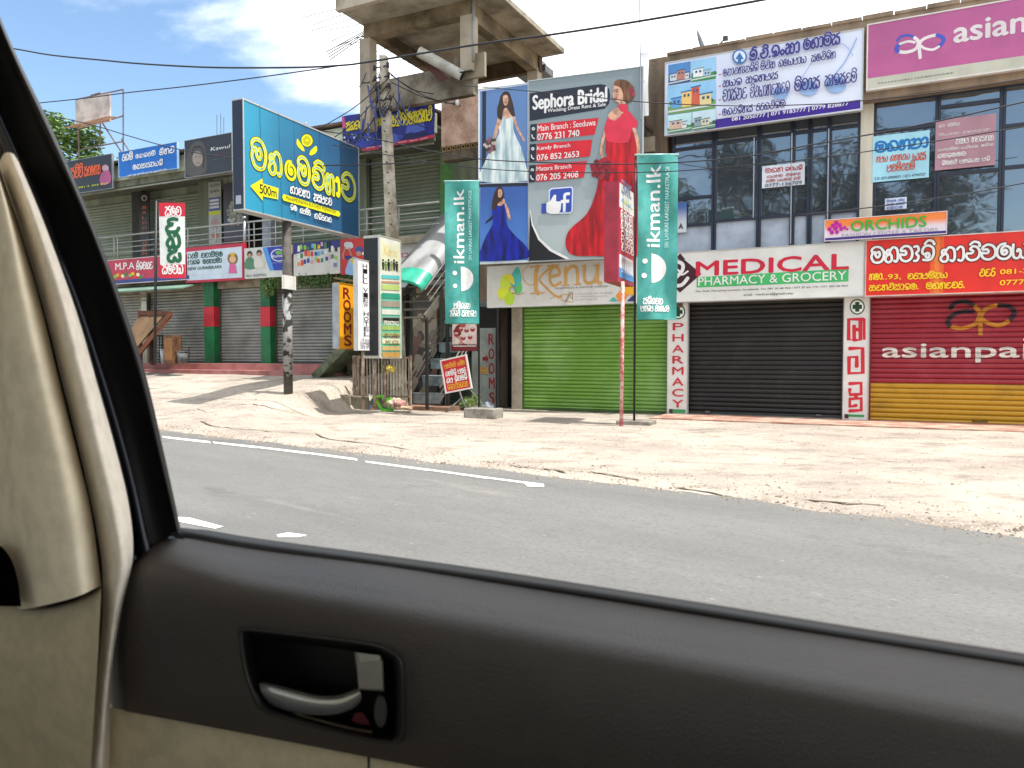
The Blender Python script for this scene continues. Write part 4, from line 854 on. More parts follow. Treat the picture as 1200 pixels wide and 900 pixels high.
s.S(l, [(630,312),(628,320),(628,340),(631,344)], 5, go, 0); s.S(l, [(648,311),(640,318),(632,327),(640,337),(650,346),(658,348)], 2.6, go); s.S(l, [(622,344),(638,343)], 1.6, go); s.S(l, [(621,313),(634,311.5)], 1.6, go); s.S(l, [(641,312),(655,310.5)], 1.3, go)
s.S(l, [(620,310),(613,318),(614,328),(621,334),(628,332)], .9, go); s.S(l, [(640,337),(655,350),(672,354),(664,345),(645,350)], .7, go)
s.S(l, [(645,324),(655,322),(655,316),(650,313),(645,318),(645,330),(650,335),(657,331)], 3.3, go)
s.S(l, [(663,314),(663,334)], 4.2, go, 0); s.S(l, [(663,320),(669,313),(676,315),(677,333)], 3.6, go); s.S(l, [(659,334.5),(667,334)], 1.4, go, 0); s.S(l, [(673,333.5),(681,333)], 1.4, go, 0)
s.S(l, [(685,312),(685,327),(689,332),(696,330),(698,325)], 3.6, go); s.S(l, [(700,311),(700,331),(704,332)], 4.2, go, 0); s.S(l, [(682,312.5),(687,312)], 1.3, go, 0); s.S(l, [(696,311.5),(702,311)], 1.3, go, 0)
s.T(l, 'GRAPHICS & OFFICE NEEDS', 650, 339, 712, 334.5, V('#5a5a60'), bold=.01); s.T(l, 'A STYLISH NEW WAY OF SERVING', 674, 345.5, 719, 342.3, V('#8a8a8a')); s.T(l, 'No. 92 Warapitiya Kundasale', 674, 349, 712, 346, V('#8a8a8a')); s.Rc(l, 671, 343, 671.6, 351, V('#6a6a6a')); s.T(l, 'Tel 0777 456123', 674, 352.3, 700, 349.7, V('#8a8a8a'))
s.S(l, [(667,342),(666,350),(662,354),(667,346),(671,342),(668,347)], .8, V('#a89060'))
for pts, c in (([(722,346),(730,338),(738,344),(732,352),(725,353)], '#e08a28'), ([(728,336),(733,330),(744,336),(744,346),(736,345)], '#e6a420'), ([(738,322),(744,312),(744,338),(738,334)], '#e0c020'), ([(714,353),(719,348),(724,353)], '#3fa8a0'), ([(735,353),(742,346),(744,348),(744,353)], '#2b2f6a')): s.P(a, pts, V(c))
s.done()

# ================================================================== bridal billboard
PBR = Plane(690, depth=17.15, vp=-1900)
s = Thing('billboard', 'big bridal wear billboard with a woman in red and red branch strips', 'billboard', PBR)
x0, x1, z0_, z1_ = s.panel((617.5,97.5),(748,77.5),(757,300),(622,306), gradient('#7d8b90','#a3aeb0',2,6.9,4.6,nz=.3), .07, 0, V('#aab4b8'), .02)
a = s.part('artwork'); l = s.part('lettering'); nv = V('#191d2c'); rst = V('#c41a28')
s.P(a, [(618.5,111),(700,98.5),(706,99.5),(710.5,104),(712,112),(711,121),(706,127),(619.5,143)], nv)
s.T(l, 'Sephora Bridal', 623, 135, 707.5, 101.5, WH, bold=.04); s.T(l, 'Wedding Dress Rent & Sale', 640, 134, 707, 119.5, WH, bold=.02)
for q, t1, b1, t2, b2, vm in ((((628.5,146),(699.5,137.7),(695.5,157.5),(628.5,166)), 'Main Branch : Seeduwa', (629,154.8,696,139.6), '0776 231 740', (629,165.3,677.5,152), 156), (((628.5,169.2),(693,163.3),(691,183),(628.5,189.5)), 'Kandy Branch', (629,178,667.5,168), '076 852 2653', (629,188.8,678,176.8), 179), (((628.5,193.7),(687.5,188.5),(684.5,207.7),(628.5,213.5)), 'Matara Branch', (629,201,669.5,192), '076 205 2408', (629,212.3,678,200.5), 203)):
    s.P(a, q, rst); (ua, va_), (ud, vd) = q[0], q[3]; s.P(a, [(620.3,va_+1),(627.8,va_),(627.8,vd),(620.6,vd+.8)], nv)
    s.T(l, t1, *b1, WH, bold=.012); s.T(l, t2, *b2, WH, bold=.03); s.C(a, 624, va_+6, 1.9, WH, n=10); s.C(a, 624, va_+6, .8, nv, n=8); s.S(a, [(622.6,vd-7),(623.2,vd-4),(625.5,vd-2.6)], 1.2, WH)
# thumbs-up badge
s.P(a, [(644,223),(647,220.5),(671,218.5),(673,221),(673,247),(670.5,250),(646,251),(644,249)], V('#c9d2e4'))
fbm = V('#2c47a0'); s.P(a, [(645.5,224),(647.5,222),(670,220),(671.5,222),(671.5,247),(670,248.5),(647,249.5),(645.5,248)], fbm)
s.S(a, [(668,227),(663.5,228),(663,233),(663,247)], 3.4, WH); s.Rc(a, 658.5, 234.5, 668.5, 237.5, WH)
s.P(a, [(642,238),(646,236),(650,229),(653,229),(653,236),(658,236),(659,240),(657,250),(646,250),(642,248)], WH, 2); s.P(a, [(636,239),(641.5,238.5),(641.5,250),(636,250.5)], fbm)
# black swoosh
s.P(a, [(622.5,244),(626,262),(635,279),(650,292),(668,301),(672,303.7),(622.5,305.5)], WH); s.P(a, [(622.5,249),(625,264),(633,281),(647,294),(664,302.5),(668,304),(622.5,305.5)], BLK)
# woman in red
rdm = dress_mat('#cc1420','#7c0610', 8); rdl = V('#cc2c44'); skin = V('#c99a80', var=.2, scale=9); hair = dress_mat('#4a2c18','#7c5230', 16)
s.P(a, [(713,150),(709,176),(711,182),(704,196),(700,224),(690,250),(672,267),(666,278),(667,291),(676,299),(700,300),(756,298),(754,262),(750,228),(748,198),(747,178),(737,150)], rdm, 4)
s.S(a, [(712,142),(707,158),(704,175),(706,184)], 3.6, skin); s.S(a, [(740,146),(746,164),(748,180),(746,192)], 4, skin)
s.P(a, [(711,136),(707,150),(709,160),(713,166),(735,166),(739,150),(744,149),(745,142),(739,135),(735,130),(726,127),(716,132)], rdl, 3)
s.P(a, [(711,134),(716,129),(722,126),(729,128),(727,133),(719,141),(716,140),(712,139)], skin, 3); s.P(a, [(722,124),(723,114),(730,114),(731,126),(727,128)], skin); s.P(a, [(722,126),(723.5,121.5),(732,122),(733,128),(727,131)], rdl, 2)
s.P(a, [(715.5,103),(716.5,99),(721,97.5),(727,99),(729,106),(728,114),(725,119),(720,119.5),(716,116),(715,110)], skin, 3)
s.P(a, [(716.5,100),(717,95.5),(722,93),(730,94),(737,99),(740,106),(739,115),(734,120),(728,118),(727,110),(724,103),(720,101)], hair, 3); s.C(a, 736.5, 106, 3.4, V('#8a2436'), n=9); s.C(a, 739, 110, 2, V('#a03448'), n=8)
s.S(a, [(718.5,107.5),(721.5,107)], .7, BLK, 0); s.S(a, [(718.2,105.3),(721.8,104.5)], .5, V('#4a2c20'), 0); s.S(a, [(716,107),(717,107)], .6, BLK, 0); s.S(a, [(717.2,115),(720.5,114.6)], 1.1, V('#a01828'), 0); s.S(a, [(717,108.5),(716.2,112)], .4, V('#a87860'), 0)
bq = V('#7a1420', var=.3, scale=14)
for k in range(26):
    an = k*2.4; r_ = 12*math.sqrt(k/26); s.C(a, 706+r_*math.cos(an), 198+r_*math.sin(an), 3.2, V(['#6e101c','#8c1826','#7a1420','#9c2230'][k % 4]), n=8)
for k in range(16): s.S(a, [(672+k*5.2, 268-k*1.5+random.uniform(-9, 9)+12), (676+k*5.0, 272-k*1.5+random.uniform(-4, 14)+12)], .7, V('#a01a24'))
s.done()
s = Thing('billboard', 'narrow billboard panel with brides in white and royal blue gowns', 'billboard', PBR)
s.panel((559,106),(616.6,97.2),(621,305.5),(564,309.5), V('#c8d0d8'), .07, 0, V('#c4ccd2'), .018)
a = s.part('artwork'); skyb = V('#3f6296'); s.P(a, [(560.5,108),(616,98.6),(618.2,212),(562.5,215.5)], gradient('#3c5f94','#5878a8',2,5.6,7.6,nz=.4)); s.P(a, [(562.2,216.2),(619.6,212.8),(619.8,217),(562.4,220)], nv); s.P(a, [(563,220),(619.8,217),(621,303.8),(564,307.6)], gradient('#4a78be','#35599c',2,4.4,5.6,nz=.4))
s.P(a, [(563,108.5),(567.5,107.6),(569.5,214.6),(565,214.9)], nv)
wd = dress_mat('#d4dedc','#8aa2a8', 9)
s.P(a, [(585,132),(583,146),(584,156),(577,170),(568,190),(563.5,213),(618.5,210.5),(617,196),(610,172),(602,156),(600,146),(601,132),(593,137)], wd, 3)
s.P(a, [(584,133),(579,150),(576,168),(578,170),(583,152),(587,138)], skin, 2); s.P(a, [(598,131),(602,146),(612,164),(614,163),(605,146),(601,132)], skin, 2)
s.P(a, [(586,131),(590,127),(596,127),(600,131),(597,137),(592,139),(588,136)], skin, 2)
hb = dress_mat('#2a1a14','#3c261a', 16)
s.P(a, [(585,112),(589,107.5),(594,108),(597,114),(600,124),(602,136),(597,134),(592,126),(588,130),(587,140),(582,138),(581,128),(583,120)], hb, 3); s.P(a, [(588,112.5),(592,111.5),(594,116),(592.5,123),(589.5,123.5),(587.5,118)], skin, 3)
s.S(a, [(588.7,116),(590,116)], .5, BLK, 0); s.S(a, [(591.5,115.8),(593,115.7)], .5, BLK, 0); s.S(a, [(589.8,120.5),(591.8,120.3)], .7, V('#8a3038'), 0)
for k in range(20):
    an = k*2.4; r_ = 7.2*math.sqrt(k/20); s.C(a, 574+r_*math.cos(an), 170+r_*math.sin(an)*1.2, 2, V(['#5a3a38','#b8a8a0','#3a3a30','#8a5a58'][k % 4]), n=7)
bd = dress_mat('#1824a4','#080c48', 9)
s.P(a, [(580,238),(578,250),(579,262),(572,276),(566,292),(564.5,306),(620.3,302),(619.5,289),(606,276),(596,264),(594,250),(593,238),(588,242)], bd, 3)
s.P(a, [(592,236),(597,244),(600,256),(598,257),(594,246)], skin, 2); s.P(a, [(579,252),(571,260),(570,263),(579,256)], BLK); s.P(a, [(582,234),(590,232),(593,236),(588,241),(583,240)], skin, 2); s.P(a, [(581,234),(579,240),(584,243),(582,236)], bd)
s.P(a, [(581,224),(585,219),(589,220),(591,227),(590,234),(585,238),(582,244),(578,246),(578,236)], V('#3a2018'), 3); s.P(a, [(584.5,222.5),(588,222),(589.5,226),(588,231),(585,230.5)], skin, 3); s.S(a, [(586,228.5),(588,228.3)], .6, V('#8a3038'), 0)
s.done()

# ================================================================== middle: rooms strip, posters, stairs, canopy
def letters(s, l, text, u, v0, dv, w, h, mat, bold=.04):
    for i, c in enumerate(text):
        if c != ' ': s.T(l, c, u-w/2, v0+i*dv, u+w/2, v0+i*dv-h, mat, bold)
s = sign('strip_sign', 'narrow grey strip with dark red letters and an arrow beside the doorway', 'strip sign', FP(572, 16.9), ((553,385),(581.5,384),(580,479),(553,478)), M('#8d9590', rough=.7, var=.12, scale=2), .05)
a = s.part('artwork'); l = s.part('lettering'); dr_ = V('#7a1620')
for i, c in enumerate('ROOMS'): s.T(l, c, 573, 403.5+i*17.2, 579.5, 391+i*17.2, dr_, bold=.04)
s.P(a, [(566,418),(570,418),(570,415),(573,420.5),(570,426),(570,422.5),(566,422.5)], dr_); s.Rc(a, 563, 430, 572, 438, V('#b08a4a')); s.T(l, 'A/C', 564, 433.5, 571, 430.5, V('#7a3020')); s.T(l, 'N A/C', 564, 437.5, 571, 434.5, V('#7a3020')); s.done()
s = sign('poster', 'poster of small red cakes hanging below the teal flag', 'poster', FP(545, 15.9), ((530,379),(559,378.5),(559,411),(530,411)), picture_mat(['#d8c0bc','#b84a4a','#e0d4cc','#7a2028','#c98a80'], 5), .02, 0, V('#5a1a20'), .01)
a = s.part('artwork'); l = s.part('lettering'); s.Rc(a, 530, 404, 559, 411, V('#7a1c24')); s.Rc(a, 531, 405, 558, 406, WH); s.T(l, 'Raj Birthday Studio', 532, 405.2, 558, 402.6, BLK, bold=.02)
for u, v in ((535,392),(543,396),(551,395),(540,386),(554,386),(547,387)): s.C(a, u, v, 2.9, V('#a8303a'), n=10); s.C(a, u, v-1.6, 2, V('#d8c8c4'), rv=1.2, n=10)
s.done()
s = sign('stand_sign', 'small tilted red sign on a bent metal leg beside the stairs', 'sign', FP(543, 15.2), ((528,420),(557,418),(557,456),(528,456)), V('#c41a2a'), .02, 0, V('#d8d0cc'), .035)
s.root.rotation_euler = (0, R(-11), s.pl.a)
l = s.part('lettering')
for seed, v, m_, ns in ((41,429,V('#e0a030'),(5,3)), (42,438,WH,(4,3)), (43,446,WH,(2,4)), (44,454,V('#e0a030'),(8,))): s.G(l, words(seed, *ns), 530.5, v, 555, v-6, m_, .2)
lg = s.part('leg'); zb = s.rect[2]; xm = (s.rect[0]+s.rect[1])/2
lg.tube([(xm-.05, .06, zb+.3), (xm, .06, zb-.15), (xm+.10, .06, .08)], .02, M('#7c7a76', rough=.5, metal=.5), 7); lg.tube([(xm-.0, .06, zb-.2), (xm-.42, -.1, .12)], .018, M('#7c7a76', rough=.5, metal=.5), 7)
lg = s.part('leg'); lg.tube([(xm+.1, .06, zb+.2), (xm+.5, .3, .02)], .014, M('#556a3a', rough=.6), 6); s.done()

# staircase going into the building
def st_plane(u, t): return Plane(u, t=t)
PS = FP(502, 15.9)
stair = Thing('staircase', 'steep metal staircase with pale blue treads and thin handrails by the fence', 'staircase', PS)
x0, x1 = PS.L(484, 418)[0], PS.L(519, 418)[0]; tread = M('#8b9a9e', rough=.5, var=.12, scale=4, second='#66706f'); irn = M('#8f8a80', rough=.5, metal=.5, var=.1); blk_i = M('#211f1e', rough=.6)
zb = .16
for i in range(6):
    st = stair.part('step'); y = i*.40; z = zb+.30+i*.42
    st.box(x0, x1, y, y+.03, z-.26, z-.04, tread, .004); st.box(x0, x1, y-.02, y+.29, z-.038, z, tread, .006)
for x in (x0-.03, x1+.03):
    sr = stair.part('stringer'); sr.beam((x, -.1, zb+.05), (x, 2.5, zb+2.45), .04, .16, blk_i)
for x in (x0-.07, x1+.07):
    for k, h in enumerate((.55, .35, .16)):
        hr = stair.part('handrail'); hr.tube([(x, -.25, zb-.05+h*.9), (x, 2.35, zb+2.45+h*.9)], .022 if k == 0 else .015, irn, 7)
    for y in (0, .8, 1.6): stair.part('baluster').tube([(x, y, zb+y), (x, y, zb+y+.7)], .014, irn, 6)
for x, h in ((x0-.12, 2.9), (x1+.16, 3.3)): stair.part('post').box(x-.035, x+.035, -.08, -.01, .0, h, blk_i)
bs = stair.part('base'); bs.box(x0-.3, x1+.45, -.5, .4, -.05, zb, M('#8f6a52', rough=.9, var=.2, scale=3, second='#6a5142', bump=.3), .01)
wl = stair.part('side_wall'); wl.box(x1+.25, x1+.95, 1.0, 1.1, 0, 2.6, dark)
stair.done()
# upper flight with curved translucent roof
PC = FP(475, 15.3); P0 = Vector((-0, 0, PC.L(475, 337)[1])); cn = Thing('stair_canopy', 'curved translucent roof sheet with green rim sheltering the steep upper stairs', 'canopy', PC)
dirc = Vector((0, 2.42, 1.98)); nrm = Vector((0, -1.98, 2.42)).normalized(); hw = .58
def arch(f, lift=0): 
    c = P0+dirc*f; return [tuple(c+Vector((1, 0, 0))*(-hw*math.cos(math.pi*k/16))*(1+lift)+nrm*(.30*math.sin(math.pi*k/16)+lift)) for k in range(17)]
sheet = bpy.data.materials.new('translucent_sheet'); sheet.use_nodes = True
_t = sheet.node_tree; _pr = _t.nodes['Principled BSDF']; _pr.inputs['Base Color'].default_value = (.5, .5, .46, 1); _pr.inputs['Roughness'].default_value = .4
_tl = _t.nodes.new('ShaderNodeBsdfTranslucent'); _tl.inputs[0].default_value = (.6, .62, .56, 1); _ms = _t.nodes.new('ShaderNodeMixShader'); _ms.inputs[0].default_value = .35
_nn = _t.nodes.new('ShaderNodeTexNoise'); _nn.inputs['Scale'].default_value = 2.5; _nn.inputs['Detail'].default_value = 8; _mr = _t.nodes.new('ShaderNodeMapRange'); _mr.inputs[1].default_value = .4; _mr.inputs[2].default_value = .75; _mr.inputs[3].default_value = .48; _mr.inputs[4].default_value = .2
_t.links.new(_nn.outputs[0], _mr.inputs[0]); _cb = _t.nodes.new('ShaderNodeCombineColor'); [_t.links.new(_mr.outputs[0], _cb.inputs[i]) for i in range(3)]; _t.links.new(_cb.outputs[0], _pr.inputs['Base Color'])
_t.links.new(_pr.outputs[0], _ms.inputs[1]); _t.links.new(_tl.outputs[0], _ms.inputs[2]); _t.links.new(_ms.outputs[0], _t.nodes['Material Output'].inputs[0])
r_ = cn.part('roof_sheet'); r_.grid([arch(f) for f in (.12, .3, .5, .7, .85, 1.0)], sheet); r_.grid([arch(f, -.006) for f in (.12, .5, 1.0)], sheet)
r_ = cn.part('green_rim'); gsh = M('#2f9a80', rough=.3, var=.15, scale=2); r_.grid([arch(f, .006) for f in (-.04, .05, .13)], gsh); r_.grid([arch(f, .0) for f in (-.04, .13)], gsh)
r_.grid([arch(-.04, .006), [tuple(Vector(p)+Vector((0, 0, -.06))) for p in arch(-.04, .006)]], gsh)
for f in (.0, .5, .98):
    h_ = cn.part('hoop'); h_.tube([Vector(p)-nrm*.02 for p in arch(f, -.01)], .014, irn, 6)
for sx in (-1, 1):
    for k in range(3):
        q = Vector((sx*(hw+.07), 0, 0)); h_ = cn.part('handrail'); h_.tube([P0+q+nrm*(.02-k*.16)-dirc*.05, P0+q+nrm*(.02-k*.16)+dirc*1.12], .02 if k == 0 else .014, rw, 7)
for x in (-hw, hw): cn.part('stringer').beam(P0+Vector((x, .0, -.75)), P0+dirc*1.05+Vector((x, 0, -.75)), .06, .2, M('#5a564e', rough=.7, var=.2))
for k in range(10):
    p = P0+dirc*(k/9.5)+Vector((0, 0, -.72)); cn.part('step').box(-hw+.03, hw-.03, p.y-.12, p.y+.12, p.z-.02, p.z+.02, M('#77736a', rough=.8))
for x, y in ((-hw, .02), (hw, .02)): cn.part('post').box(x-.03, x+.03, y, y+.06, .1, P0.z-.72, blk_i)
cn.done()
# recess wall behind the stairs
rc = Thing('recess_wall', 'grimy peeling wall behind the staircase with patches of old paint', 'wall', FP(500, 17.6))
q = rc.pl; b_ = rc.part('wall'); b_.box(q.L(484, 418)[0], q.L(512, 418)[0], 0, .15, .1, 4.2, picture_mat(['#8a7862','#5f4c3e','#a89a82','#7c5244','#94886e','#4a4238'], 4.5)); rc.done()
# ================================================================== fence with hotel signs
PF = FP(446, 15.05)
fn = Thing('fence', 'rusty low metal fence with thin bars under the hotel signs', 'fence', PF)
rust = M('#8a7b6a', rough=.8, var=.2, scale=6, second='#5f4636'); zt, zbm, zg = PF.L(446, 419)[1], PF.L(446, 464)[1], PF.L(446, 481)[1]
xf0, xf1 = PF.L(415, 418)[0], PF.L(481, 418)[0]
for z in (zt, zbm): fn.part('rail').box(xf0, xf1, -.02, .02, z-.02, z+.02, rust)
for i in range(19):
    x = xf0+(xf1-xf0)*(i+.5)/19; fn.part('bar').tube([(x, 0, zbm), (x+random.uniform(-.01, .01), 0, zt)], .010, M('#b8af9e', rough=.6, var=.2, scale=5), 5)
for x, w_ in ((xf0, .06), (xf0+.12, .05), (xf1, .04)): fn.part('post').box(x-w_/2, x+w_/2, -.03, .03, zg-.05, zt+.05, rust)
fn.done()
fb = Thing('concrete_block', 'rough grey concrete stub under the left end of the fence', 'concrete block', FP(424, 15.0)); q = fb.pl
fb.part('block').box(q.L(411, 418)[0], q.L(436, 418)[0], -.1, .35, -.05, q.L(424, 464)[1], M('#77705f', rough=.95, var=.2, scale=3, second='#544c3e', bump=.6), .03); fb.done()
fb = Thing('kerb', 'low broken concrete kerb beside the fence stub', 'kerb', FP(392, 14.9)); q = fb.pl; b_ = fb.part('block')
b_.beam((q.L(366, 418)[0], -.55, .20), (q.L(411, 418)[0], .0, .22), .2, .42, M('#9a8f7c', rough=.95, var=.15, scale=2.5, second='#6d6453', bump=.6)); fb.done()
fb = Thing('mossy_slab', 'mossy sloping concrete slab leaning up behind the yellow sign', 'concrete slab', FP(395, 16.0)); q = fb.pl
A_, B_ = q.L(376, 438), q.L(412, 402); fb.part('slab').beam((A_[0], .2, A_[1]-.1), (B_[0]+.1, .2, B_[1]), 1.0, .22, M('#6a705a', rough=.95, var=.25, scale=3, second='#3f4634', bump=.6)); b_ = fb.part('dark_brick'); b_.box(q.L(398, 418)[0], q.L(416, 418)[0], .3, .6, .5, 1.45, M('#5d5648', rough=.9, var=.3, scale=5)); fb.done()  # dark brown block under the slab's raised end
def side_plane(u, depth): return Plane(u, depth=depth, vp=990)
# yellow ROOMS
s = Thing('hotel_sign', 'narrow yellow upright sign with dark red letters beside the white one', 'sign', side_plane(398, 17.2))
x0, x1, z0, z1 = s.panel((397.8,331),(416,335),(414.5,410),(397.3,407), V('#e8a010', rough=.5), .16, 0, M('#c8860e', rough=.5), .012)
s.part('side').box(x0-.02, x0-.012, 0, .17, z0, z1, M('#8f979c', rough=.5, var=.1)); l = s.part('lettering')
letters(s, l, 'ROOMS', 406.8, 349, 13.9, 8.5, 10.5, V('#7a1410'), .045); s.done()
s = Thing('hotel_sign', 'narrow white upright hotel sign with black stacked letters', 'sign', side_plane(420, 16.6))
x0, x1, z0, z1 = s.panel((419.5,304),(437.8,307.3),(435,411),(419,409.5), V('#dadada', rough=.5), .10, 0, alf, .012)
l = s.part('lettering'); yy = 307.5
for wd_ in ('HILL', 'VIEW', 'HOTEL'):
    for c in wd_:
        yy += 5.9; s.T(l, c, 425.9, yy+1, 431.4, yy-3.4, BLK, bold=0)
    yy += 4.2
for k, t_ in enumerate(('T.P. Hotel', 'Kundasale', 'No. 93/1', '0777')): s.T(l, t_, 421.5, 399.5+k*3, 433, 397.6+k*3, V('#55585c'))
s.part('post').tube([(x0+.25, .05, z0+.01), (x0+.25, .05, .2)], .035, rust, 8); s.done()
s = Thing('box_sign', 'tall box sign with pale green price list front and black side', 'sign', side_plane(445, 16.9))
x0, x1, z0, z1 = s.panel((445,276.5),(470,282),(469.5,420),(445,418.5), V('#c6c8bc'), .40, 0, V('#b0b2a8'), .012)
s.part('side').box(x0-.03, x0-.014, .02, .39, z0+.05, z1-.05, V('#14161a')); s.part('side').box(x0-.031, x0-.013, -.013, .019, z0, z1, alf)
a = s.part('artwork'); l = s.part('lettering')
s.P(a, [(446,344),(469,347),(469,419),(446,417)], V('#5fae96')); s.P(a, [(446,283),(469,288),(469,318),(446,316)], V('#c4c6a8')); s.T(l, 'Kenu', 450, 299, 466, 291, V('#c9b070'), bold=.02)
for k, c in enumerate(['#2a3a2c','#5a7a3a','#1a1a1e','#7a8a50','#303438','#2a2a2e']): u = 449+k*3.2; s.C(a, u, 305+(k % 2)*2.2, 1.3, V(c), n=8); s.P(a, [(u-1.6,307+(k % 2)*2),(u+1.6,307+(k % 2)*2),(u+1.2,316+(k % 3)),(u-1,316+(k % 2))], V(c))
for v, c, h in ((322,'#4fb0b0',4),(329,'#b08060',2),(333,'#a4b868',6),(343,'#2a8a70',6),(352,'#8f867a',7),(362,'#c0c4b8',6),(371,'#8a7c80',6),(381,'#8fa85a',5),(389,'#88a468',4),(396,'#c8c4a8',6),(405,'#b8a068',5),(412,'#b08a4a',6)): s.P(a, [(447,v),(468,v+1.2),(468,v+h+1.2),(447,v+h)], V(c))
s.P(a, [(448,372),(467,373),(467,376.5),(448,375.5)], V('#1a2220')); s.T(l, 'PRINTING', 449.5, 380.5, 466, 377, V('#e0e0d0'), bold=.02); s.T(l, 'MUGS', 451, 404, 466, 399.5, V('#5a6a20'), bold=.03); s.T(l, 'ID CARD', 450, 395.5, 466, 392, V('#8a2020'), bold=.02)
for x in (x0+.08, x0+.5): s.part('post').tube([(x, .2, z0-.01), (x, .2, .2)], .035, rust, 8)
s.done()
# heap of rubbish below the fence
hp = Thing('torn_display_board', 'crumpled green framed picture board dumped below the fence', 'board', FP(446, 14.8)); q = hp.pl
def lp(u, v, y=0): x, z = q.L(u, v, -y); return (x, y, z)
b_ = hp.part('frame'); gm = V('#5fae1e')
for A_, B_ in (((438,465),(448,480)), ((448,464),(458,480)), ((438,465),(450,464)), ((447,480),(460,481)), ((457,466),(461,480))): b_.beam(lp(*A_), lp(*B_), .07, .05, gm)
b_ = hp.part('picture'); b_.add([lp(432,462,.04), lp(441,464,.03), lp(449,480,.01), lp(434,480,-.05)], [(0, 3, 2, 1)], picture_mat(['#3a5a8a','#c8c0a8','#8a5a3a','#2a3a2a','#d0a040'], 7)); b_.add([lp(449,466,.06), lp(456,466,.05), lp(460,479,.0), lp(451,479,-.02)], [(0, 3, 2, 1)], picture_mat(['#3a5aa0','#5fae1e','#c8c0a8','#204a6a'], 8)); hp.done()
random.seed(11)
for i, (u, v, c, nm, lb) in enumerate(((463,472,'#c9b29a','paper_bag','crumpled beige paper bag lying right of the green framed board'), (472,478,'#b49a80','cardboard_scrap','flat torn cardboard scrap on the dirt right of the paper bag'), (468,474,'#a87a70','cloth_rag','dirty pink rag between the crumpled bag and the brick stair base'),
                                       (455,433,'#d0b83a','plastic_bag','yellow plastic bag hanging on the upper fence bars'), (571,476,'#8f97a0','plastic_bag','grey plastic bag by the foot of the rooms strip sign'), (547,474,'#4a5a78','shoe','dark blue rubber shoe behind the tilted red sign'), (554,473,'#b8b4ac','plastic_cup','crushed white cup behind the tilted red sign'))):
    q = FP(u, 14.7 if v > 470 and u < 500 else (15.2 if u < 500 else 16.1)); o = q.W(0, 0, 0); zg = q.L(u, v)[1]; bm = bmesh.new(); bmesh.ops.create_icosphere(bm, subdivisions=3, radius=.14 if 'scrap' not in nm else .2)
    for w_ in bm.verts:
        k = 1+.55*mnoise.noise(w_.co*14+Vector((i*5, 0, 0))); w_.co = Vector((w_.co.x*k*1.2, w_.co.y*k, w_.co.z*k*(.8 if 'scrap' not in nm else .2)+zg))
    b_ = MB(); b_.addbm(bm, M(c, rough=.7, var=.25, scale=9), True); ob = b_.build(nm, None, label=lb, cat=nm.replace('_', ' ')); ob.location = o; ob.rotation_euler.z = q.a

# ================================================================== flags, lightbox, blue sign
def flag(label, uc, depth, TL, TR, BR, BL, base, texts, pole_u, pole_top):
    pl = Plane(uc, depth=depth, vp=-30000); s = Thing('advertising_flag', label, 'flag', pl, group='teal advertising flags')
    ph = random.uniform(0, 6)
    W_ = (TR[0]-TL[0])*depth/F
    f = lambda x, z: .035*math.sin(x*9+ph+z*1.3)+.02*math.sin(z*4.1+x*5+ph)+.012*math.sin(x*21-z*7)
    x0, x1, z0, z1 = fold_panel(s, (TL, TR, BR, BL), M('#3d948d', rough=.45, var=.12, scale=2.2, second='#2c7d75'), f, nx=22, nz=70)
    l = s.part('lettering'); texts(s, l); s.deform = None
    xp = pl.L(pole_u, 418)[0]; gz = pl.L(pole_u, base)[1]
    s.part('pole').tube([(xp, .05, gz), (xp, .05, z1+.04)], .022, M('#1e2224', rough=.4, metal=.4), 8)
    s.part('top_bar').tube([(min(xp, x0)-.02, .03, z1+.01), (x1+.02, .03, z1+.01)], .02, M('#9fc4bf', rough=.4), 8)
    s.part('bottom_bar').tube([(x0, .03, z0), (x1, .03, z0)], .012, M('#1e7f76', rough=.4), 6); s.done(); return s
def ik1(s, l):
    s.T(l, 'ikman.lk', 531.5, 308, 545.5, 222, WH, bold=.03, rot=90); s.T(l, 'SRI LANKAS LARGEST MARKETPLACE', 549, 305, 554.5, 224, V('#b9dcd8'), bold=.02, rot=90)
    s.P(l, [(539.5,312)]+[(539.5+14.5*math.sin(math.pi*k/12), 326.5-14.5*math.cos(math.pi*k/12)) for k in range(1, 12)]+[(539.5,341)], WH); s.C(l, 532.5, 319.5, 2.6, WH); s.C(l, 532.5, 334.5, 2.6, WH)
    s.G(l, words(51, 5), 531, 361, 549, 355.5, WH, .22); s.G(l, words(52, 4, 5), 526, 370, 556, 364.5, WH, .22)
def ik2(s, l):
    s.T(l, 'ikman.lk', 757.5, 289, 775.5, 194, WH, bold=.03, rot=90); s.T(l, 'SRI LANKAS LARGEST MARKETPLACE', 778.5, 290, 786, 196, V('#b9dcd8'), bold=.02, rot=90)
    s.P(l, [(763,296.5)]+[(763+17*math.sin(math.pi*k/12), 314-17.2*math.cos(math.pi*k/12)) for k in range(1, 12)]+[(763,331)], WH); s.C(l, 755.5, 305.5, 3.1, WH); s.C(l, 754.5, 322.5, 3.1, WH)
    s.G(l, words(53, 5), 753, 356, 775, 349.5, WH, .22); s.G(l, words(54, 4, 5), 750.5, 364.5, 782, 358.5, WH, .22)
flag('teal advertising flag in front of the blue and white gown pictures', 541, 16.5, (523,212.5), (563.5,212.5), (559,380), (520,378), 482, ik1, 561, 212)
flag('teal advertising flag between the red lightbox and the glazed building', 772, 14.3, (747.5,181.5), (798,181.5), (789.5,374.5), (746.5,374), 495, ik2, 744, 181)
blkm = M('#8c877c', rough=.95, var=.15, scale=4, second='#5c574c', bump=.6)
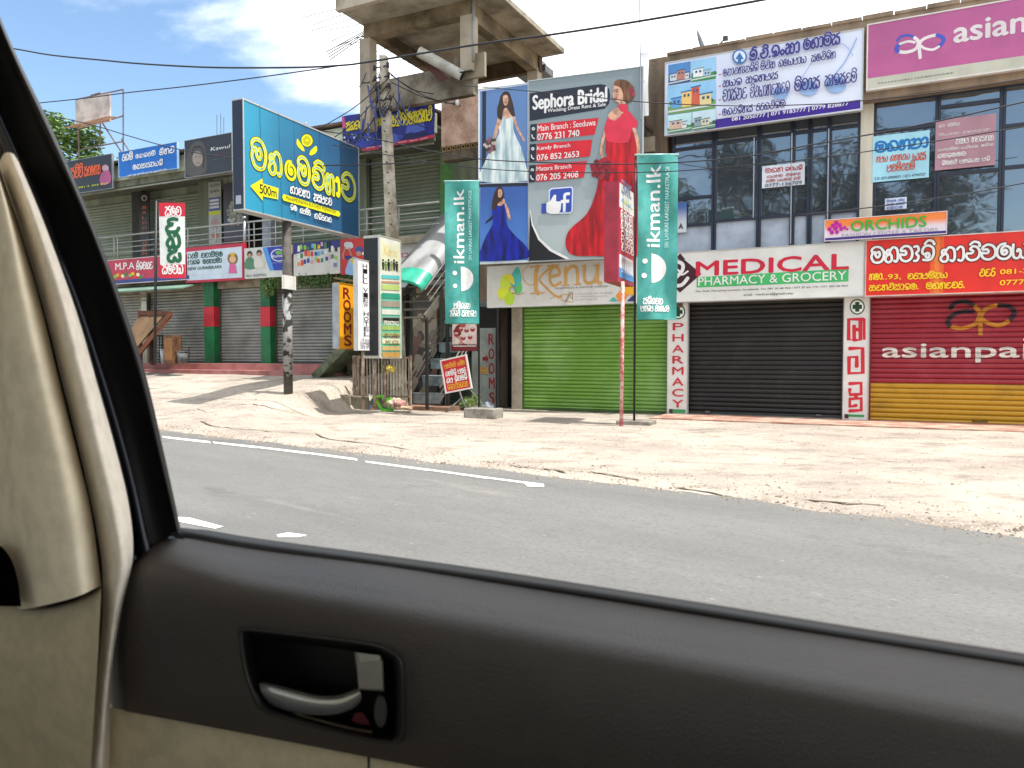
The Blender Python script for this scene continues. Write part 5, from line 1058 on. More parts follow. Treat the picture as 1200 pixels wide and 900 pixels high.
for label, u0, u1, v, dep, hh in (('squat concrete footing holding the teal flag near the staircase', 543, 578, 488.5, 16.0, .17), ('squat concrete footing holding the red lightbox pole and flag pole', 722, 762, 501.5, 14.3, .13)):
    pl = Plane((u0+u1)/2, depth=dep); b_ = MB(); x0, x1 = pl.L(u0, 418)[0], pl.L(u1, 418)[0]; gz = pl.L((u0+u1)/2, v)[1]; b_.box(x0, x1, .0, .45, gz-.06, gz+hh, blkm, .02)
    o = b_.build('concrete_footing', None, label=label, cat='footing', group='concrete footings of the flags'); o.location = pl.o; o.rotation_euler.z = pl.a
# red lightbox on pole
s = Thing('lightbox_sign', 'dark red lightbox on a thin red pole with white printed lower panels', 'lightbox', side_plane(724.3, 14.25))
x0, x1, z0, z1 = s.quad((724.5,212),(745,228),(741,327),(724,330)); z1 = s.pl.L(724.5, 212)[1]; z0 = s.pl.L(724.5, 330)[1]
rdd = M('#9c2c3e', rough=.4, var=.1, scale=2)
b_ = s.part('case'); ex = s.pl.e; wv = .27
# the case: front along local x, side face returned towards the left along the shop fronts
c0 = Vector((x0, 0, 0)); dv = Vector((-E.dot(s.pl.e)*wv*1.0, -E.dot(s.pl.n)*wv, 0)); 
vs = []
for p in (c0, Vector((x1, 0, 0)), Vector((x1, 0, 0))+dv, c0+dv):
    for z in (z0, z1): vs.append((p.x, p.y, z))
b_.add(vs, [(0, 1, 3, 2), (2, 3, 5, 4), (4, 5, 7, 6), (6, 7, 1, 0), (0, 2, 4, 6), (1, 7, 5, 3)], rdd)
s.y = -.002; a = s.part('artwork'); l = s.part('lettering')
s.P(a, [(726,214),(743.5,227.5),(743.5,254),(725.5,243)], V('#cfd0c8')); s.P(a, [(725.5,300),(740.5,303),(740.5,326),(725,328)], V('#c6ccd4')); s.P(a, [(725,316),(740.5,320),(740.5,326.5),(725,328.5)], V('#4a8cc8')); s.P(a, [(725.5,243),(743.5,254),(741,303),(725,300)], V('#b01c2c'))
s.T(l, 'CERAMIC', 727.5, 226, 741, 220, V('#6a7a9a'), bold=.02)
for k, c in enumerate(('#8ab0d8','#c8c890','#b8d0a0','#9ab8d0','#d0d4c0')): s.C(a, 729.5+k*3, 235+k*2.2, 2, V(c), n=8)
for seed, v, n_ in ((61,257,4), (62,266,4), (63,275,3), (64,284,4), (65,293,4)): s.G(l, words(seed, n_), 727, v+2, 741, v-4+2, WH, .2)
s.T(l, 'SAMPATH', 727, 309, 739, 304.5, V('#b07060'), bold=.02); s.T(l, 'PAINTS', 727, 322, 739.5, 318.5, WH, bold=.02)
s.part('pole').tube([(x0+.06, -.08, z0), (x0+.0, -.08, s.pl.L(729, 499)[1])], .036, M('#b0484e', rough=.6, var=.25, scale=8, second='#c8b0a8'), 10); s.done()
# big blue direction sign
pb_ = side_plane(341, 17.5); s = Thing('direction_sign', 'large blue double-sided road sign with yellow Sinhala letters and left arrow', 'road sign', pb_)
x0, x1, z0, z1 = s.panel((287,119.5),(420.5,173),(419.5,274.5),(285,247.5), gradient('#2a8cab','#285378',0,-.6,3.3,nz=.4,nscale=.6), .28, .0, alf, .03)
s.part('end_panel').box(x0-.036, x0-.031, .0, .27, z0, z1, V('#1c2438')); a = s.part('artwork'); l = s.part('lettering')
for u in (345.5, 375.5): s.S(a, [(u,143 if u < 350 else 157),(u-.3,256 if u < 350 else 262)], .5, V('#0a3a60'), 0)
yl = V('#d8d61c'); br = V('#4a3c14'); lb = V('#3aa0c8'); s.rect
def wheel(u, v, r):
    s.C(a, u, v, r+.8, br, rv=(r+.8)*1.08); s.C(a, u, v, r, yl, rv=r*1.08); s.C(a, u, v, r*.74, V('#a8a41c'), rv=r*.8); s.C(a, u, v, r*.22, yl, n=10)
    for k in range(4): an = k*math.pi/4; s.S(a, [(u-r*.7*math.cos(an), v-r*.75*math.sin(an)), (u+r*.7*math.cos(an), v+r*.75*math.sin(an))], .6, yl, 0)
wheel(360.5, 165, 6.6)
for dx, sg in ((-1, -1), (1, 1)):
    s.P(a, [(360+dx*8,170+dx*3),(360+dx*11,167+dx*4),(360+dx*12,173+dx*3.5),(360+dx*8,178+dx*3),(360+dx*3,180+dx*2),(360+dx*4,175+dx*2)], yl, 2)
word = 'ma,ha,e,ma,v_,na,aa,va'.split(',')
boxes = [(292.7,202,313,164), (312.5,208,331.5,178), (332,212.5,347.5,188), (346.8,218,364,183.5), (363.5,222.5,381,187), (379.5,228,392.5,202), (391.5,230,399,206), (397.5,234.5,417,200)]
for m_, w_ in ((br, 6.6), (yl, 5.0), (lb, .9)):
    for g, (u0, v0, u1, v1) in zip(word, boxes):
        hh = v0-v1; top = max(p[1] for st in GL[g][1] for p in st); wd = GL[g][0]; lo = 2.1
        for st in GL[g][1]:
            if m_ is lb and g in ('aa', 'e'): continue
            s.S(l, [(u0+lo+x/wd*(u1-u0-2*lo), v0-lo-z/top*(hh-2*lo)+(x/wd-.5)*(u1-u0)*.22) for x, z in st], (w_ if g != 'e' else w_*.72), m_)
s.lt = True
s.P(a, [(291.5,220.5),(306.5,211),(306.5,217),(325,222),(324,235),(306,232),(306,237.5)], yl); s.T(l, '500m', 302.5, 228.5, 322.5, 217.5, BLK, bold=.03)
s.G(l, 'ha,aa,va,na,aa', 338.5, 226.5, 361.5, 218.5, WH, .2, V('#0b4470'), .12); s.G(l, 'ta,sa,pa,u,va', 366, 234.5, 387, 226.5, WH, .2, V('#0b4470'), .12)
s.P(a, [(330,228.5),(395.5,246),(397,249),(395.5,252.5),(330,236),(328,232)], yl, 0); s.T(l, 'MAHAMEVNAWA BUDDHIST MONASTERY', 333, 235, 392.5, 230.3, V('#5a4a10'), bold=.02)
s.G(l, words(71, 2), 338, 246, 345.5, 240.5, WH, .2); s.G(l, words(72, 4), 349, 249.5, 361.5, 244, WH, .2); s.G(l, words(73, 5), 366, 255, 386, 249.5, WH, .2); s.lt = False
xpole = pb_.L(342, 300)[0]; gz = on_ground(341, 13.4)
pm = M('#4b4640', rough=.8, var=.2, scale=4); pst = s.part('pole'); pz = pb_.L(341, 462)[1]
pst.tube([(xpole, .14, pz-.1), (xpole, .14, z0-.03)], .105, pm, 14)
bl_ = s.part('torn_posters'); bl_.tube([(xpole, .14, pb_.L(341, 441)[1]), (xpole, .14, pb_.L(341, 343)[1])], .109, M('#8a8a88', rough=.9, var=.3, scale=4, second='#26241f', thresh=(.48, .54), detail=8), 14); bl_.tube([(xpole, .14, pb_.L(341, 342.5)[1]), (xpole, .14, pb_.L(341, 337)[1])], .12, M('#2a2622', rough=.8), 14)
nt_ = s.part('paper_notice'); a_ = pb_.L(331.5, 338); c_ = pb_.L(347, 324); nt_.box(a_[0], c_[0]+.02, .02, .03, a_[1], c_[1], V('#c8c6c0'))
s.part('bolt').tube([(x0+2.2, .14, z1+.03), (x0+2.2, .14, z1+.16)], .03, M('#7a8088', rough=.5), 8)
mp_ = s.part('label_plate'); mp_.box(x0-.04, x0-.0365, .06, .2, z0+.1, z0+.28, V('#9aa0a8')); s.done()
# white and red flag at the left
pl = Plane(200, depth=19.5, vp=-30000); s = Thing('advertising_flag', 'white flag with red bands and tall green Sinhala letters on black pole', 'flag', pl)
f = lambda x, z: .02*math.sin(x*5+z)
x0, x1, z0, z1 = fold_panel(s, ((188,235),(219,240.5),(215,328),(186,324)), V('#d4d8d4'), f)
a = s.part('artwork'); l = s.part('lettering')
def qd(u0, v0, u1, v1, m_): s.P(a, [(u0, v0), (u1, v0+(u1-u0)*.16), (u1, v1+(u1-u0)*.16), (u0, v1)], m_)
rq = V('#c41c34'); s.P(a, [(188,235),(219,240.5),(218.5,256),(188,251)], rq); s.P(a, [(186,308),(215.5,312),(215,328),(186,324)], rq)
s.G(l, 'sa,e,va', 195.5, 252, 214, 244.5, WH, .2); s.G(l, 'sa,e,va,ya', 188.5, 319, 213, 312, WH, .2)
dg = V('#0c5a34')
for g, v in (('u', 271), ('lla', 288.5), ('nda', 305.5)): s.G(l, g, 196, v, 211, v-14, dg, .2, V('#062a18'), .05)
s.deform = None; xp = pl.L(185.5, 418)[0]; xq = pl.L(180.5, 418)[0]
s.part('pole').tube([(xq, .03, pl.L(180, 428)[1]), (xp, .03, z1+.06)], .035, M('#1a1a1c', rough=.5), 8); s.part('top_bar').tube([(xp, .03, z1+.08), (x1, .03, z1-.02)], .015, M('#1a1a1c', rough=.5), 6); s.done()

# ================================================================== signs on the left-hand building
PLs = lambda u: FP(u, 16.66)
s = sign('shop_sign', 'red shop sign with white letters, partly behind the white flag', 'shop sign', PLs(170), ((127,306),(222,297),(222,326),(127,334)), V('#b02c44'), .06, 0, V('#c8b8b8'), .02)
a = s.part('artwork'); l = s.part('lettering'); s.P(a, [(127,330),(222,321.5),(222,326),(127,334)], V('#2c3a7a')); s.T(l, 'M.P.A', 135.5, 317, 157.5, 307, WH, bold=.03); s.G(l, 'ee,la,va,lla,u', 160, 316, 179, 306.5, WH, .2)
for k in range(12): s.C(a, 135+k*3, 325-(k*37 % 5), 2.2, V(['#7aa82a','#d0a020','#c83a20','#e0d0a0','#3a7a2a','#a04a70'][k % 6]), n=8)
s.done()
s = sign('shop_sign', 'white shop sign in a crimson frame with green writing and a girl drawing', 'shop sign', PLs(250), ((217.5,290.5),(285.5,284.8),(285.5,327.5),(217.5,332)), V('#b0203c'), .12)
a = s.part('artwork'); l = s.part('lettering'); s.P(a, [(219.5,295),(283.5,289),(283.5,325),(219.5,329)], V('#bccad6'))
gg = V('#0c4a3a'); s.G(l, words(81, 3), 220.5, 303, 232, 297, gg, .24); s.G(l, words(82, 6), 236, 302, 261, 295, gg, .24); s.G(l, words(83, 4), 220.5, 310, 234, 304.5, gg, .24); s.G(l, words(84, 6), 238, 309, 260, 303, gg, .24); s.T(l, 'NEW GUNASEKARA', 220.5, 317, 260, 310.5, gg, bold=.05); s.T(l, 'No. 84/8 Street, Warapitiya, Kandy, Sri Lanka', 220.5, 323, 275, 319.5, rq, bold=.02)
s.C(a, 273, 303, 6, V('#7a5a28'), rv=7); s.C(a, 273, 304, 4, V('#c8a078')); s.P(a, [(269.5,309),(276,309),(278,320),(268,320)], V('#c85a8a')); s.C(a, 273, 298, 3.2, V('#c8a020'), rv=2); s.done()
s = sign('shop_sign', 'white and blue shop sign with two children and an oval logo', 'shop sign', PLs(313), ((286.5,291),(341,286.8),(340.5,322.5),(286.5,328)), V('#c4c6c0'), .06)
a = s.part('artwork'); l = s.part('lettering'); s.P(a, [(308,290),(340.5,287.5),(340.5,315.5),(316,317),(312,305)], V('#23389a')); s.P(a, [(308,290),(313,289.6),(321,316.6),(316,317),(312,305)], V('#4a8ad0')); s.C(a, 326.5, 299, 9, WH, rv=7.2); s.C(a, 326.5, 299, 8, V('#2a3a98'), rv=6.2); s.C(a, 327, 296, 4, V('#6aa83a'), rv=2); s.T(l, 'Raththi', 319.5, 302, 333.5, 297.5, WH, bold=.03); s.T(l, 'MILK POWDER', 319, 308.5, 335, 306.5, WH)
for u, v, hc, cc in ((293,298,'#2a2a24','#4a7a5a'), (304,296.5,'#3a2418','#c8c4b8')): s.C(a, u, v, 3.2, V(hc), rv=4); s.C(a, u, v+1.5, 2.3, V('#b88a68')); s.P(a, [(u-4,v+5),(u+4,v+5),(u+6,v+17),(u-6,v+17)], V(cc), 2)
s.T(l, 'MILK SHOPPERS', 288, 326, 312, 320.5, V('#6a6a66'), bold=.01); s.done()
s = sign('shop_sign', 'white shop sign with purple band and rows of small product pictures', 'shop sign', PLs(370), ((344,286.5),(398.5,280.5),(398.5,320),(344,324)), V('#c6c4bc'), .06)
a = s.part('artwork'); s.P(a, [(344,286.5),(398.5,280.5),(398.5,289),(360,294),(344,299)], V('#2c2a72'))
random.seed(5)
for k in range(34):
    u = 350+(k % 12)*4+random.uniform(-1, 1); v = 311-(k//12)*8-(k % 12)*.75+random.uniform(-1.5, 1.5); c = random.choice(['#c8402a','#e0b020','#3a7a4a','#2a3a8a','#e0e0dc','#1a1a20','#c890b0','#5aa0c8','#d87a2a','#8ab83a']); hh = random.uniform(4, 7); s.P(a, [(u-1.6,v),(u+1.6,v),(u+1.5,v-hh),(u-1.3,v-hh)], V(c))
s.Rc(a, 391, 308, 395, 312, V('#6a7aa8')); s.done()
s = sign('shop_sign', 'red shop sign with a batsman in blue helmet swinging', 'shop sign', PLs(416), ((399.3,280.8),(434,277),(434,320),(399.3,322.5)), V('#bf2a24'), .06)
a = s.part('artwork'); bs_ = V('#b88468'); s.P(a, [(404,284.5),(412,284),(414,290),(407,292),(404,290)], V('#c8ccd0'), 2); s.S(a, [(405,290),(402,299),(403,303)], 2, bs_); s.S(a, [(409,291),(412,300),(414,305)], 2.4, bs_); s.P(a, [(411,302),(420,303),(421,320.5),(405,321.5),(407,310)], V('#8fb4d8'), 2); s.P(a, [(404,300),(412,299.6),(413,303),(407,305),(404,303)], V('#23246a')); s.P(a, [(410,303),(414,302),(418,308),(412,310)], V('#c8c03a')); s.C(a, 421, 293, 4.5, V('#3a4a90')); s.C(a, 420.5, 297, 3, bs_); s.P(a, [(425,295),(433,299),(432,301),(424,298)], WH); s.done()
s = sign('shop_sign', 'white sign with red upper stripe and red Latin letters behind the stair canopy', 'shop sign', FP(490, 16.9), ((452,285.5),(521,276),(521,334),(452,338)), V('#bcc0c2'), .06)
a = s.part('artwork'); l = s.part('lettering'); s.P(a, [(452,285.5),(521,276),(521,279),(452,289)], V('#a84a50')); s.T(l, 'Dialog', 470.5, 304, 506, 293, V('#b01c44'), bold=.02); s.T(l, 'Warapitiya', 471, 285.5+2, 487, 281.5+2, V('#5a5a60')); s.done()
# upper signs on the roof fascia
PUs = lambda u: FP(u, 16.6)
s = sign('shop_sign', 'dark roof sign with orange Sinhala letters at the far left', 'shop sign', PUs(105), ((70,193),(131,179),(131.5,219),(70,230.5)), V('#23262e'), .06, 0, V('#70757a'), .02)
a = s.part('artwork'); l = s.part('lettering'); s.G(l, 'sa,v_,v_', 83, 210, 97, 195, V('#d0541c'), .2, V('#5a2410'), .08); s.G(l, 'sa,ha,e,na,ka', 99, 206.5, 118, 192, V('#d0541c'), .2, V('#5a2410'), .08); s.C(a, 124, 196, 4, V('#b890a0')); s.P(a, [(119,202),(129,199),(130,213),(118,216)], V('#a04a78'), 2); s.T(l, '081-2 205 876', 92, 219.5, 127, 214.5, V('#c8d020'), bold=.02); s.done()
s = sign('shop_sign', 'bright blue roof sign with white Sinhala writing', 'shop sign', PUs(173), ((139.5,180.5),(207,165),(208,196.5),(139.5,208)), V('#0e62b8'), .06, 0, V('#8fb0d0'), .015)
l = s.part('lettering'); s.G(l, 'ra,sh,mi', 143.5, 187.5+2, 155.5, 180.5, WH, .22); s.G(l, 'e,ta,la,ra,mi', 159, 186, 182, 177, WH, .22); s.G(l, 'ee,na,d_', 187, 181, 204, 171.5, WH, .22); s.G(l, 'e,ta,ka,sa,ta,ya,li'.replace('e,ta,ka','e,ta,ka'), 156, 199, 191, 187.5, WH, .22); s.T(l, 'No. 84, Kandy Road, Warapitiya', 150, 204.5, 196, 200, WH, bold=.01); s.done()
s = sign('shop_sign', 'charcoal roof sign with a faded portrait of a woman and script lettering', 'shop sign', PUs(244), ((217,165.5),(271.5,155.5),(272,200),(217,208.5)), V('#2c2e34'), .06, 0, V('#8a8c90'), .015)
a = s.part('artwork'); l = s.part('lettering'); s.P(a, [(219,205),(220,180),(228,167),(238,167),(242,185),(240,203)], V('#4a4642'), 3); s.C(a, 231.5, 186, 6, V('#8a7e74'), rv=9); s.S(a, [(225,180),(228,173),(236,173),(239,182),(238,196)], 2.6, V('#2a2624')); s.S(a, [(229,184),(231,184)], .7, BLK, 0); s.S(a, [(233.5,183.8),(235.5,183.6)], .7, BLK, 0); s.S(a, [(230.5,191),(234,190.8)], .8, V('#5a3a34'), 0)
s.T(l, 'Kawul', 247, 177, 269, 169, WH, slant=.3); s.T(l, 'BEAUTY', 252, 182, 269, 178.5, V('#b03040')); s.T(l, 'Bridal dressing', 247, 187.5, 268, 184.5, V('#a0a0a4')); s.T(l, '0777 389456', 248, 197, 267, 194, WH); s.done()
s = Thing('shop_banner', 'torn purple banner with yellow Sinhala letters on the roof edge', 'banner', PUs(455))
x0, x1, z0, z1 = fold_panel(s, ((401,137.5),(509,116.5),(509.5,156),(401,182)), picture_mat(['#1c1c62','#23237a','#2c3a9a','#1a1a50','#23237a','#4a5ab0'], 2.2), lambda x, z: .02*math.sin(x*6+z*4), nx=24, nz=12)
a = s.part('artwork'); l = s.part('lettering'); s.P(a, [(425,176.5),(509.3,153),(509.5,156.5),(425,181)], V('#b82848')); s.P(a, [(401,139),(404,137),(405.5,150),(401,154)], V('#c04a7a')); yy_ = V('#d0c020')
s.G(l, 'sa,ha,la,ee', 406, 155.5, 426, 142, yy_, .26, V('#101030'), .1); s.G(l, 'la,va,ka,pa', 430, 150.5, 451, 138, yy_, .26, V('#101030'), .1); s.G(l, 'ka,li,ra,v_,e,ka,sa,na,d_', 459, 148.5, 506, 126, yy_, .26, V('#101030'), .1)
for k in range(26): u = 404+k*1.2+random.uniform(-.5, .5); s.C(a, u, 166+random.uniform(-7, 6)-k*.25, 1.3, V(random.choice(['#c8ccd8','#101018','#8a90b0'])), n=6)
for k in range(6): s.T(l, 'SHOP', 431+k*12.5, 176.5-k*3.2, 440+k*12.5, 173-k*3.2, WH)
s.done()
# vertical strips on the upper floor
for q, lab, fn_ in ((((163.5,226),(175,224.5),(175,304),(163.5,306)), 'black vertical strip with orange letters on the upper floor', 'sal'), (((244.5,213.5),(259,212),(259,286),(244.5,288)), 'tall pale poster strip with a yellow band beside the dark poster', 'pal'), (((262,215),(290.5,212),(290.5,280),(262,284)), 'grey upper floor poster with a pale bouquet picture', 'bou')):
    s = sign('strip_poster', lab, 'poster', FP((q[0][0]+q[1][0])/2, 18.5), q, V({'sal': '#1c1816', 'pal': '#b0b4b0', 'bou': '#4c4a54'}[fn_]), .03, 0)
    a = s.part('artwork'); l = s.part('lettering')
    if fn_ == 'sal':
        s.C(a, 169.5, 232, 3.4, V('#a8a4a0')); s.C(a, 169.8, 232.4, 2, V('#1c1816'))
        for i, c in enumerate('SALOON GENT'):
            if c != ' ': s.T(l, c, 167, 245+i*6, 172, 240.8+i*6, V('#c8603a'), bold=.03)
    elif fn_ == 'pal':
        s.Rc(a, 245, 246.5, 258.5, 251, V('#d0d020')); s.Rc(a, 245, 232, 258.5, 246, V('#4a5aa8')); s.T(l, 'SALOON', 246, 219, 258, 215, BLK); s.T(l, '& SPA', 247, 226, 257, 222, BLK, bold=.02); s.C(a, 252, 262, 5, V('#b89890'), rv=7); s.C(a, 252, 276, 5, V('#b87868'), rv=4)
        for k in range(3): s.Rc(l, 246, 234+k*4, 257, 235.5+k*4, WH)
    else:
        for k in range(30): an = k*2.4; r_ = 11*math.sqrt(k/30); s.C(a, 275+r_*math.cos(an)*.8, 251+r_*math.sin(an)*1.3, 2.3, V(['#a8a498','#8a8a78','#c0bcae','#7a7468'][k % 4]), n=7)
    s.done()
s = sign('paper_notice', 'pale paper pasted on the left concrete pier above the rack', 'notice', FP(168, 16.9), ((165.5,349),(171.5,348.6),(171.5,364),(165.5,364.5)), V('#b8b8b0'), .006); l = s.part('lettering'); s.G(l, words(91, 3), 166, 353, 171, 350.5, BLK, .15); s.done()
# ================================================================== poles, cables, rack, vines, trees, far billboard
PU_ = FP(458, 15.6)
up_ = Thing('utility_pole', 'leaning square concrete utility pole with a tangle of insulators behind the hotel signs', 'utility pole', PU_)
at = lambda u, v: PU_.L(u, v)
t0, t1 = at(449.5, 66), at(465, 400); zt = PU_.L(465, 478)[1]
shaft = up_.part('shaft'); cpm = M('#b9b2a4', rough=.9, var=.15, scale=2, second='#7d7464', bump=.5)
k = (t1[0]-t0[0])/(t1[1]-t0[1]); xb = t1[0]+(0.0-t1[1])*k; vs = []
for x, z, w in ((xb, .0, .165), (t0[0], t0[1], .085)):
    for i, j in ((-1, -1), (1, -1), (1, 1), (-1, 1)): vs.append((x+i*w, j*w*.8, z))
shaft.add(vs, [(0, 3, 2, 1), (4, 5, 6, 7), (0, 1, 5, 4), (1, 2, 6, 5), (2, 3, 7, 6), (3, 0, 4, 7)], cpm)
dk = M('#1c1d28', rough=.5)
for i, v in enumerate((80, 92, 104, 118, 130)):
    for sx in (-1, 1):
        x, z = at(450+i*.9, v); ins = up_.part('insulator')
        ins.tube([(x+sx*.06, -.1, z), (x+sx*.20, -.12, z)], .018, dk, 7); ins.tube([(x+sx*.20, -.12, z-.06), (x+sx*.20, -.12, z+.06)], .035, dk, 9)
ck = up_.part('rung')
for v in range(120, 270, 12): x, z = at(452+(v-120)*.062, v); ck.tube([(x+.04, -.2, z), (x+.04, -.13, z)], .014, dk, 6)
rs = random.Random(4); tg = up_.part('cable_tangle', kind='stuff')
for i in range(26):
    u0, v0 = 428+rs.random()*40, 82+rs.random()*66; a_, c_ = at(u0, v0), at(u0+rs.uniform(-14, 16), v0+rs.uniform(-6, 26)); m_ = ((a_[0]+c_[0])/2+rs.uniform(-.1, .1), min(a_[1], c_[1])-rs.uniform(0, .25)); y = rs.uniform(-.2, .15)
    tg.tube([Vector(p) for p in catmull([(a_[0], y, a_[1]), (m_[0], y, m_[1]), (c_[0], y, c_[1])], 4)], rs.choice((.012, .018)), M(rs.choice(['#1c1d28', '#23263a', '#3a3f5a', '#2a3c7a']), rough=.6), 5)
up_.done()
cab = M('#1e2026', rough=.6)
def cable(px, t, r, label, far=None, n=9, group=None):      # far: change of distance along the run
    pts = []
    for i, (u, v) in enumerate(px):
        tt_ = t if far is None else t+(far-t)*i/(len(px)-1); q = ray(u, v); k = tt_/NN.dot(q); pts.append(Vector((0, 0, CAMZ))+q*k)
    o = pts[0].copy(); b_ = MB(); b_.tube([p-o for p in catmull(pts, 8)], r, cab, 7)
    ob = b_.build('overhead_cable', None, label=label, cat='cable', group=group); ob.location = o; return ob
G_ = 'overhead cables'
cable([(-60,45),(16,57),(60,64.5),(120,70.5),(170,75),(250,79),(345,79),(400,76.5),(432,72.5),(560,52),(650,40),(760,23),(898,-1),(1000,-22)], 12.4, .019, 'thick twisted cable sweeping across the sky over the unfinished slab', group=G_)
cable([(-60,131),(47,120.5),(100,115),(150,108.5),(220,101),(300,91),(350,84),(398,77)], 13, .013, 'thin straight cable rising across the blue sky to join the thick cable', group=G_)
cable([(-60,108),(50,133),(110,147),(150,159),(205,174),(270,185),(350,193),(420,193),(500,190)], 14.6, .014, 'sagging cable crossing over the blue roof sign', group=G_)
cable([(375,153),(440,163),(500,176),(560,186),(640,190.5),(748,192),(860,185),(960,168),(1080,146),(1250,108)], 13.4, .011, 'upper cable crossing the bridal billboard and pink sign windows', group=G_)
cable([(390,170),(480,186),(560,197),(660,202),(780,201),(880,193),(960,185),(1080,168),(1250,140)], 13.4, .009, 'lower cable crossing the bridal billboard and pharmacy windows', group=G_)
cable([(540,100),(600,105),(680,112),(760,120),(860,124),(960,122),(1010,118),(1100,108),(1250,84)], 14.2, .009, 'thin cable passing the red dress head and the purple and blue house sign', group=G_)
cable([(940,252),(1020,243),(1100,232),(1160,222),(1260,203)], 13.6, .009, 'thin cable low over the right bay glass above the orange banner', group=G_)
for i, (a_, b_) in enumerate((((455,92),(375,150)), ((455,98),(382,168)), ((458,104),(398,186)), ((458,96),(536,122)), ((458,88),(540,124)), ((460,112),(500,150)), ((452,120),(404,176)), ((455,84),(508,110)))):
    (ua, va), (ub, vb) = a_, b_; cable([(ua, va), ((ua+ub)/2, (va+vb)/2+5+i % 3*2), (ub, vb)], 15.4, .012, 'slack service wire from the leaning pole '+['down to the blue sign corner','steeply to the blue sign top','across the torn purple banner','to the plaster block insulator','to the block top, highest of the run','short drop onto the purple banner end','steeply past the banner middle','up to the grey parapet'][i], far=16.3, group='slack service wires from the concrete pole')
# wall lamp bracket on the plaster block
pq = FP(537, 16.1); br_ = Thing('cable_bracket', 'small white insulator bracket on the pink plaster block', 'bracket', pq); q = pq.L(537, 121)
br_.part('rod').tube([(q[0]-.35, -.05, q[1]+.03), (q[0], -.05, q[1])], .014, M('#5a5248', rough=.5), 6); br_.part('insulator').tube([(q[0], -.05, q[1]-.07), (q[0], -.05, q[1]+.06)], .045, M('#c9c6c0', rough=.3), 10); br_.done()
# thin mast and narrow white strip above the bridal billboard
pm_ = FP(751, 16.2); ms = Thing('antenna_mast', 'very thin grey mast rising above the bridal billboard edge', 'mast', pm_)
a_, c_ = pm_.L(751, 140), pm_.L(749.5, -25); ms.part('rod').tube([(a_[0], 0, a_[1]), (c_[0], 0, c_[1])], .014, M('#8a8f9a', rough=.5), 6); ms.done()
s = Thing('narrow_banner', 'narrow white banner hanging on edge at the billboard side', 'banner', FP(754, 16.3))
x0, x1, z0, z1 = fold_panel(s, ((748.5,62),(759.5,60),(760.5,134),(749.5,137)), M('#e6e6e6', rough=.6, var=.2, scale=5, second='#9a9aa4', thresh=(.6, .75)), lambda x, z: .03*math.sin(z*5), nx=6, nz=20); s.done()
# far roadside billboard on a lattice frame
pfb = FP(115, 33); s = Thing('far_billboard', 'weathered pale billboard on a steel frame beyond the left-hand roof', 'billboard', pfb)
x0, x1, z0, z1 = s.panel((88,117),(128,110),(129,142),(89,150), M('#b8b0aa', rough=.9, var=.15, scale=.7, second='#8f8a88'), .1)
l = s.part('lettering'); gy = M('#7d8290', rough=.8)
for k in range(4): s.G(l, words(100+k, 5, 4), 93, 125+k*7, 124, 119.5+k*6.6, gy, .18)
fr = M('#6a5a58', rough=.8)
F2 = s.part('frame')
def ln(u0, v0, u1, v1, w=.065, y=.15): a_, c_ = pfb.L(u0, v0), pfb.L(u1, v1); F2.beam((a_[0], y, a_[1]), (c_[0], y, c_[1]), w, w, fr)
for q in ((86,116,142,104), (90,151,142,135,), (88,117,90,185), (115,111,115,171), (142,104,142,178), (116,141,140,178), (140,162,149,176), (90,175,142,165), (104,111,115,108)): ln(*q)
gt = s.part('gantry'); a_, c_ = pfb.L(89, 150), pfb.L(141, 137); gt.add([(a_[0], -.9, a_[1]-.2), (c_[0], -.9, c_[1]-.2), (c_[0], 0, c_[1]), (a_[0], 0, a_[1])], [(0, 1, 2, 3)], M('#b08a7c', rough=.8, var=.2)); s.done()
# broken concrete rods on the roof
for u, v0 in ((257.5, 134), (262, 133), (265.5, 137)):
    q = FP(u, 20); o = q.o; z = q.L(u, 170)[1]; b_ = MB(); b_.tube([(0, 0, z), (.02, 0, q.L(u, v0)[1])], .012, M('#5a6070', rough=.7), 5); ob = b_.build('roof_rod', None, label='thin steel starter rod on the roof behind the charcoal sign, '+{257.5: 'nearest the portrait', 262: 'middle of three', 265.5: 'nearest the blue road sign'}[u], cat='steel rod', group='steel starter rods on the roof'); ob.location = o; ob.rotation_euler.z = q.a

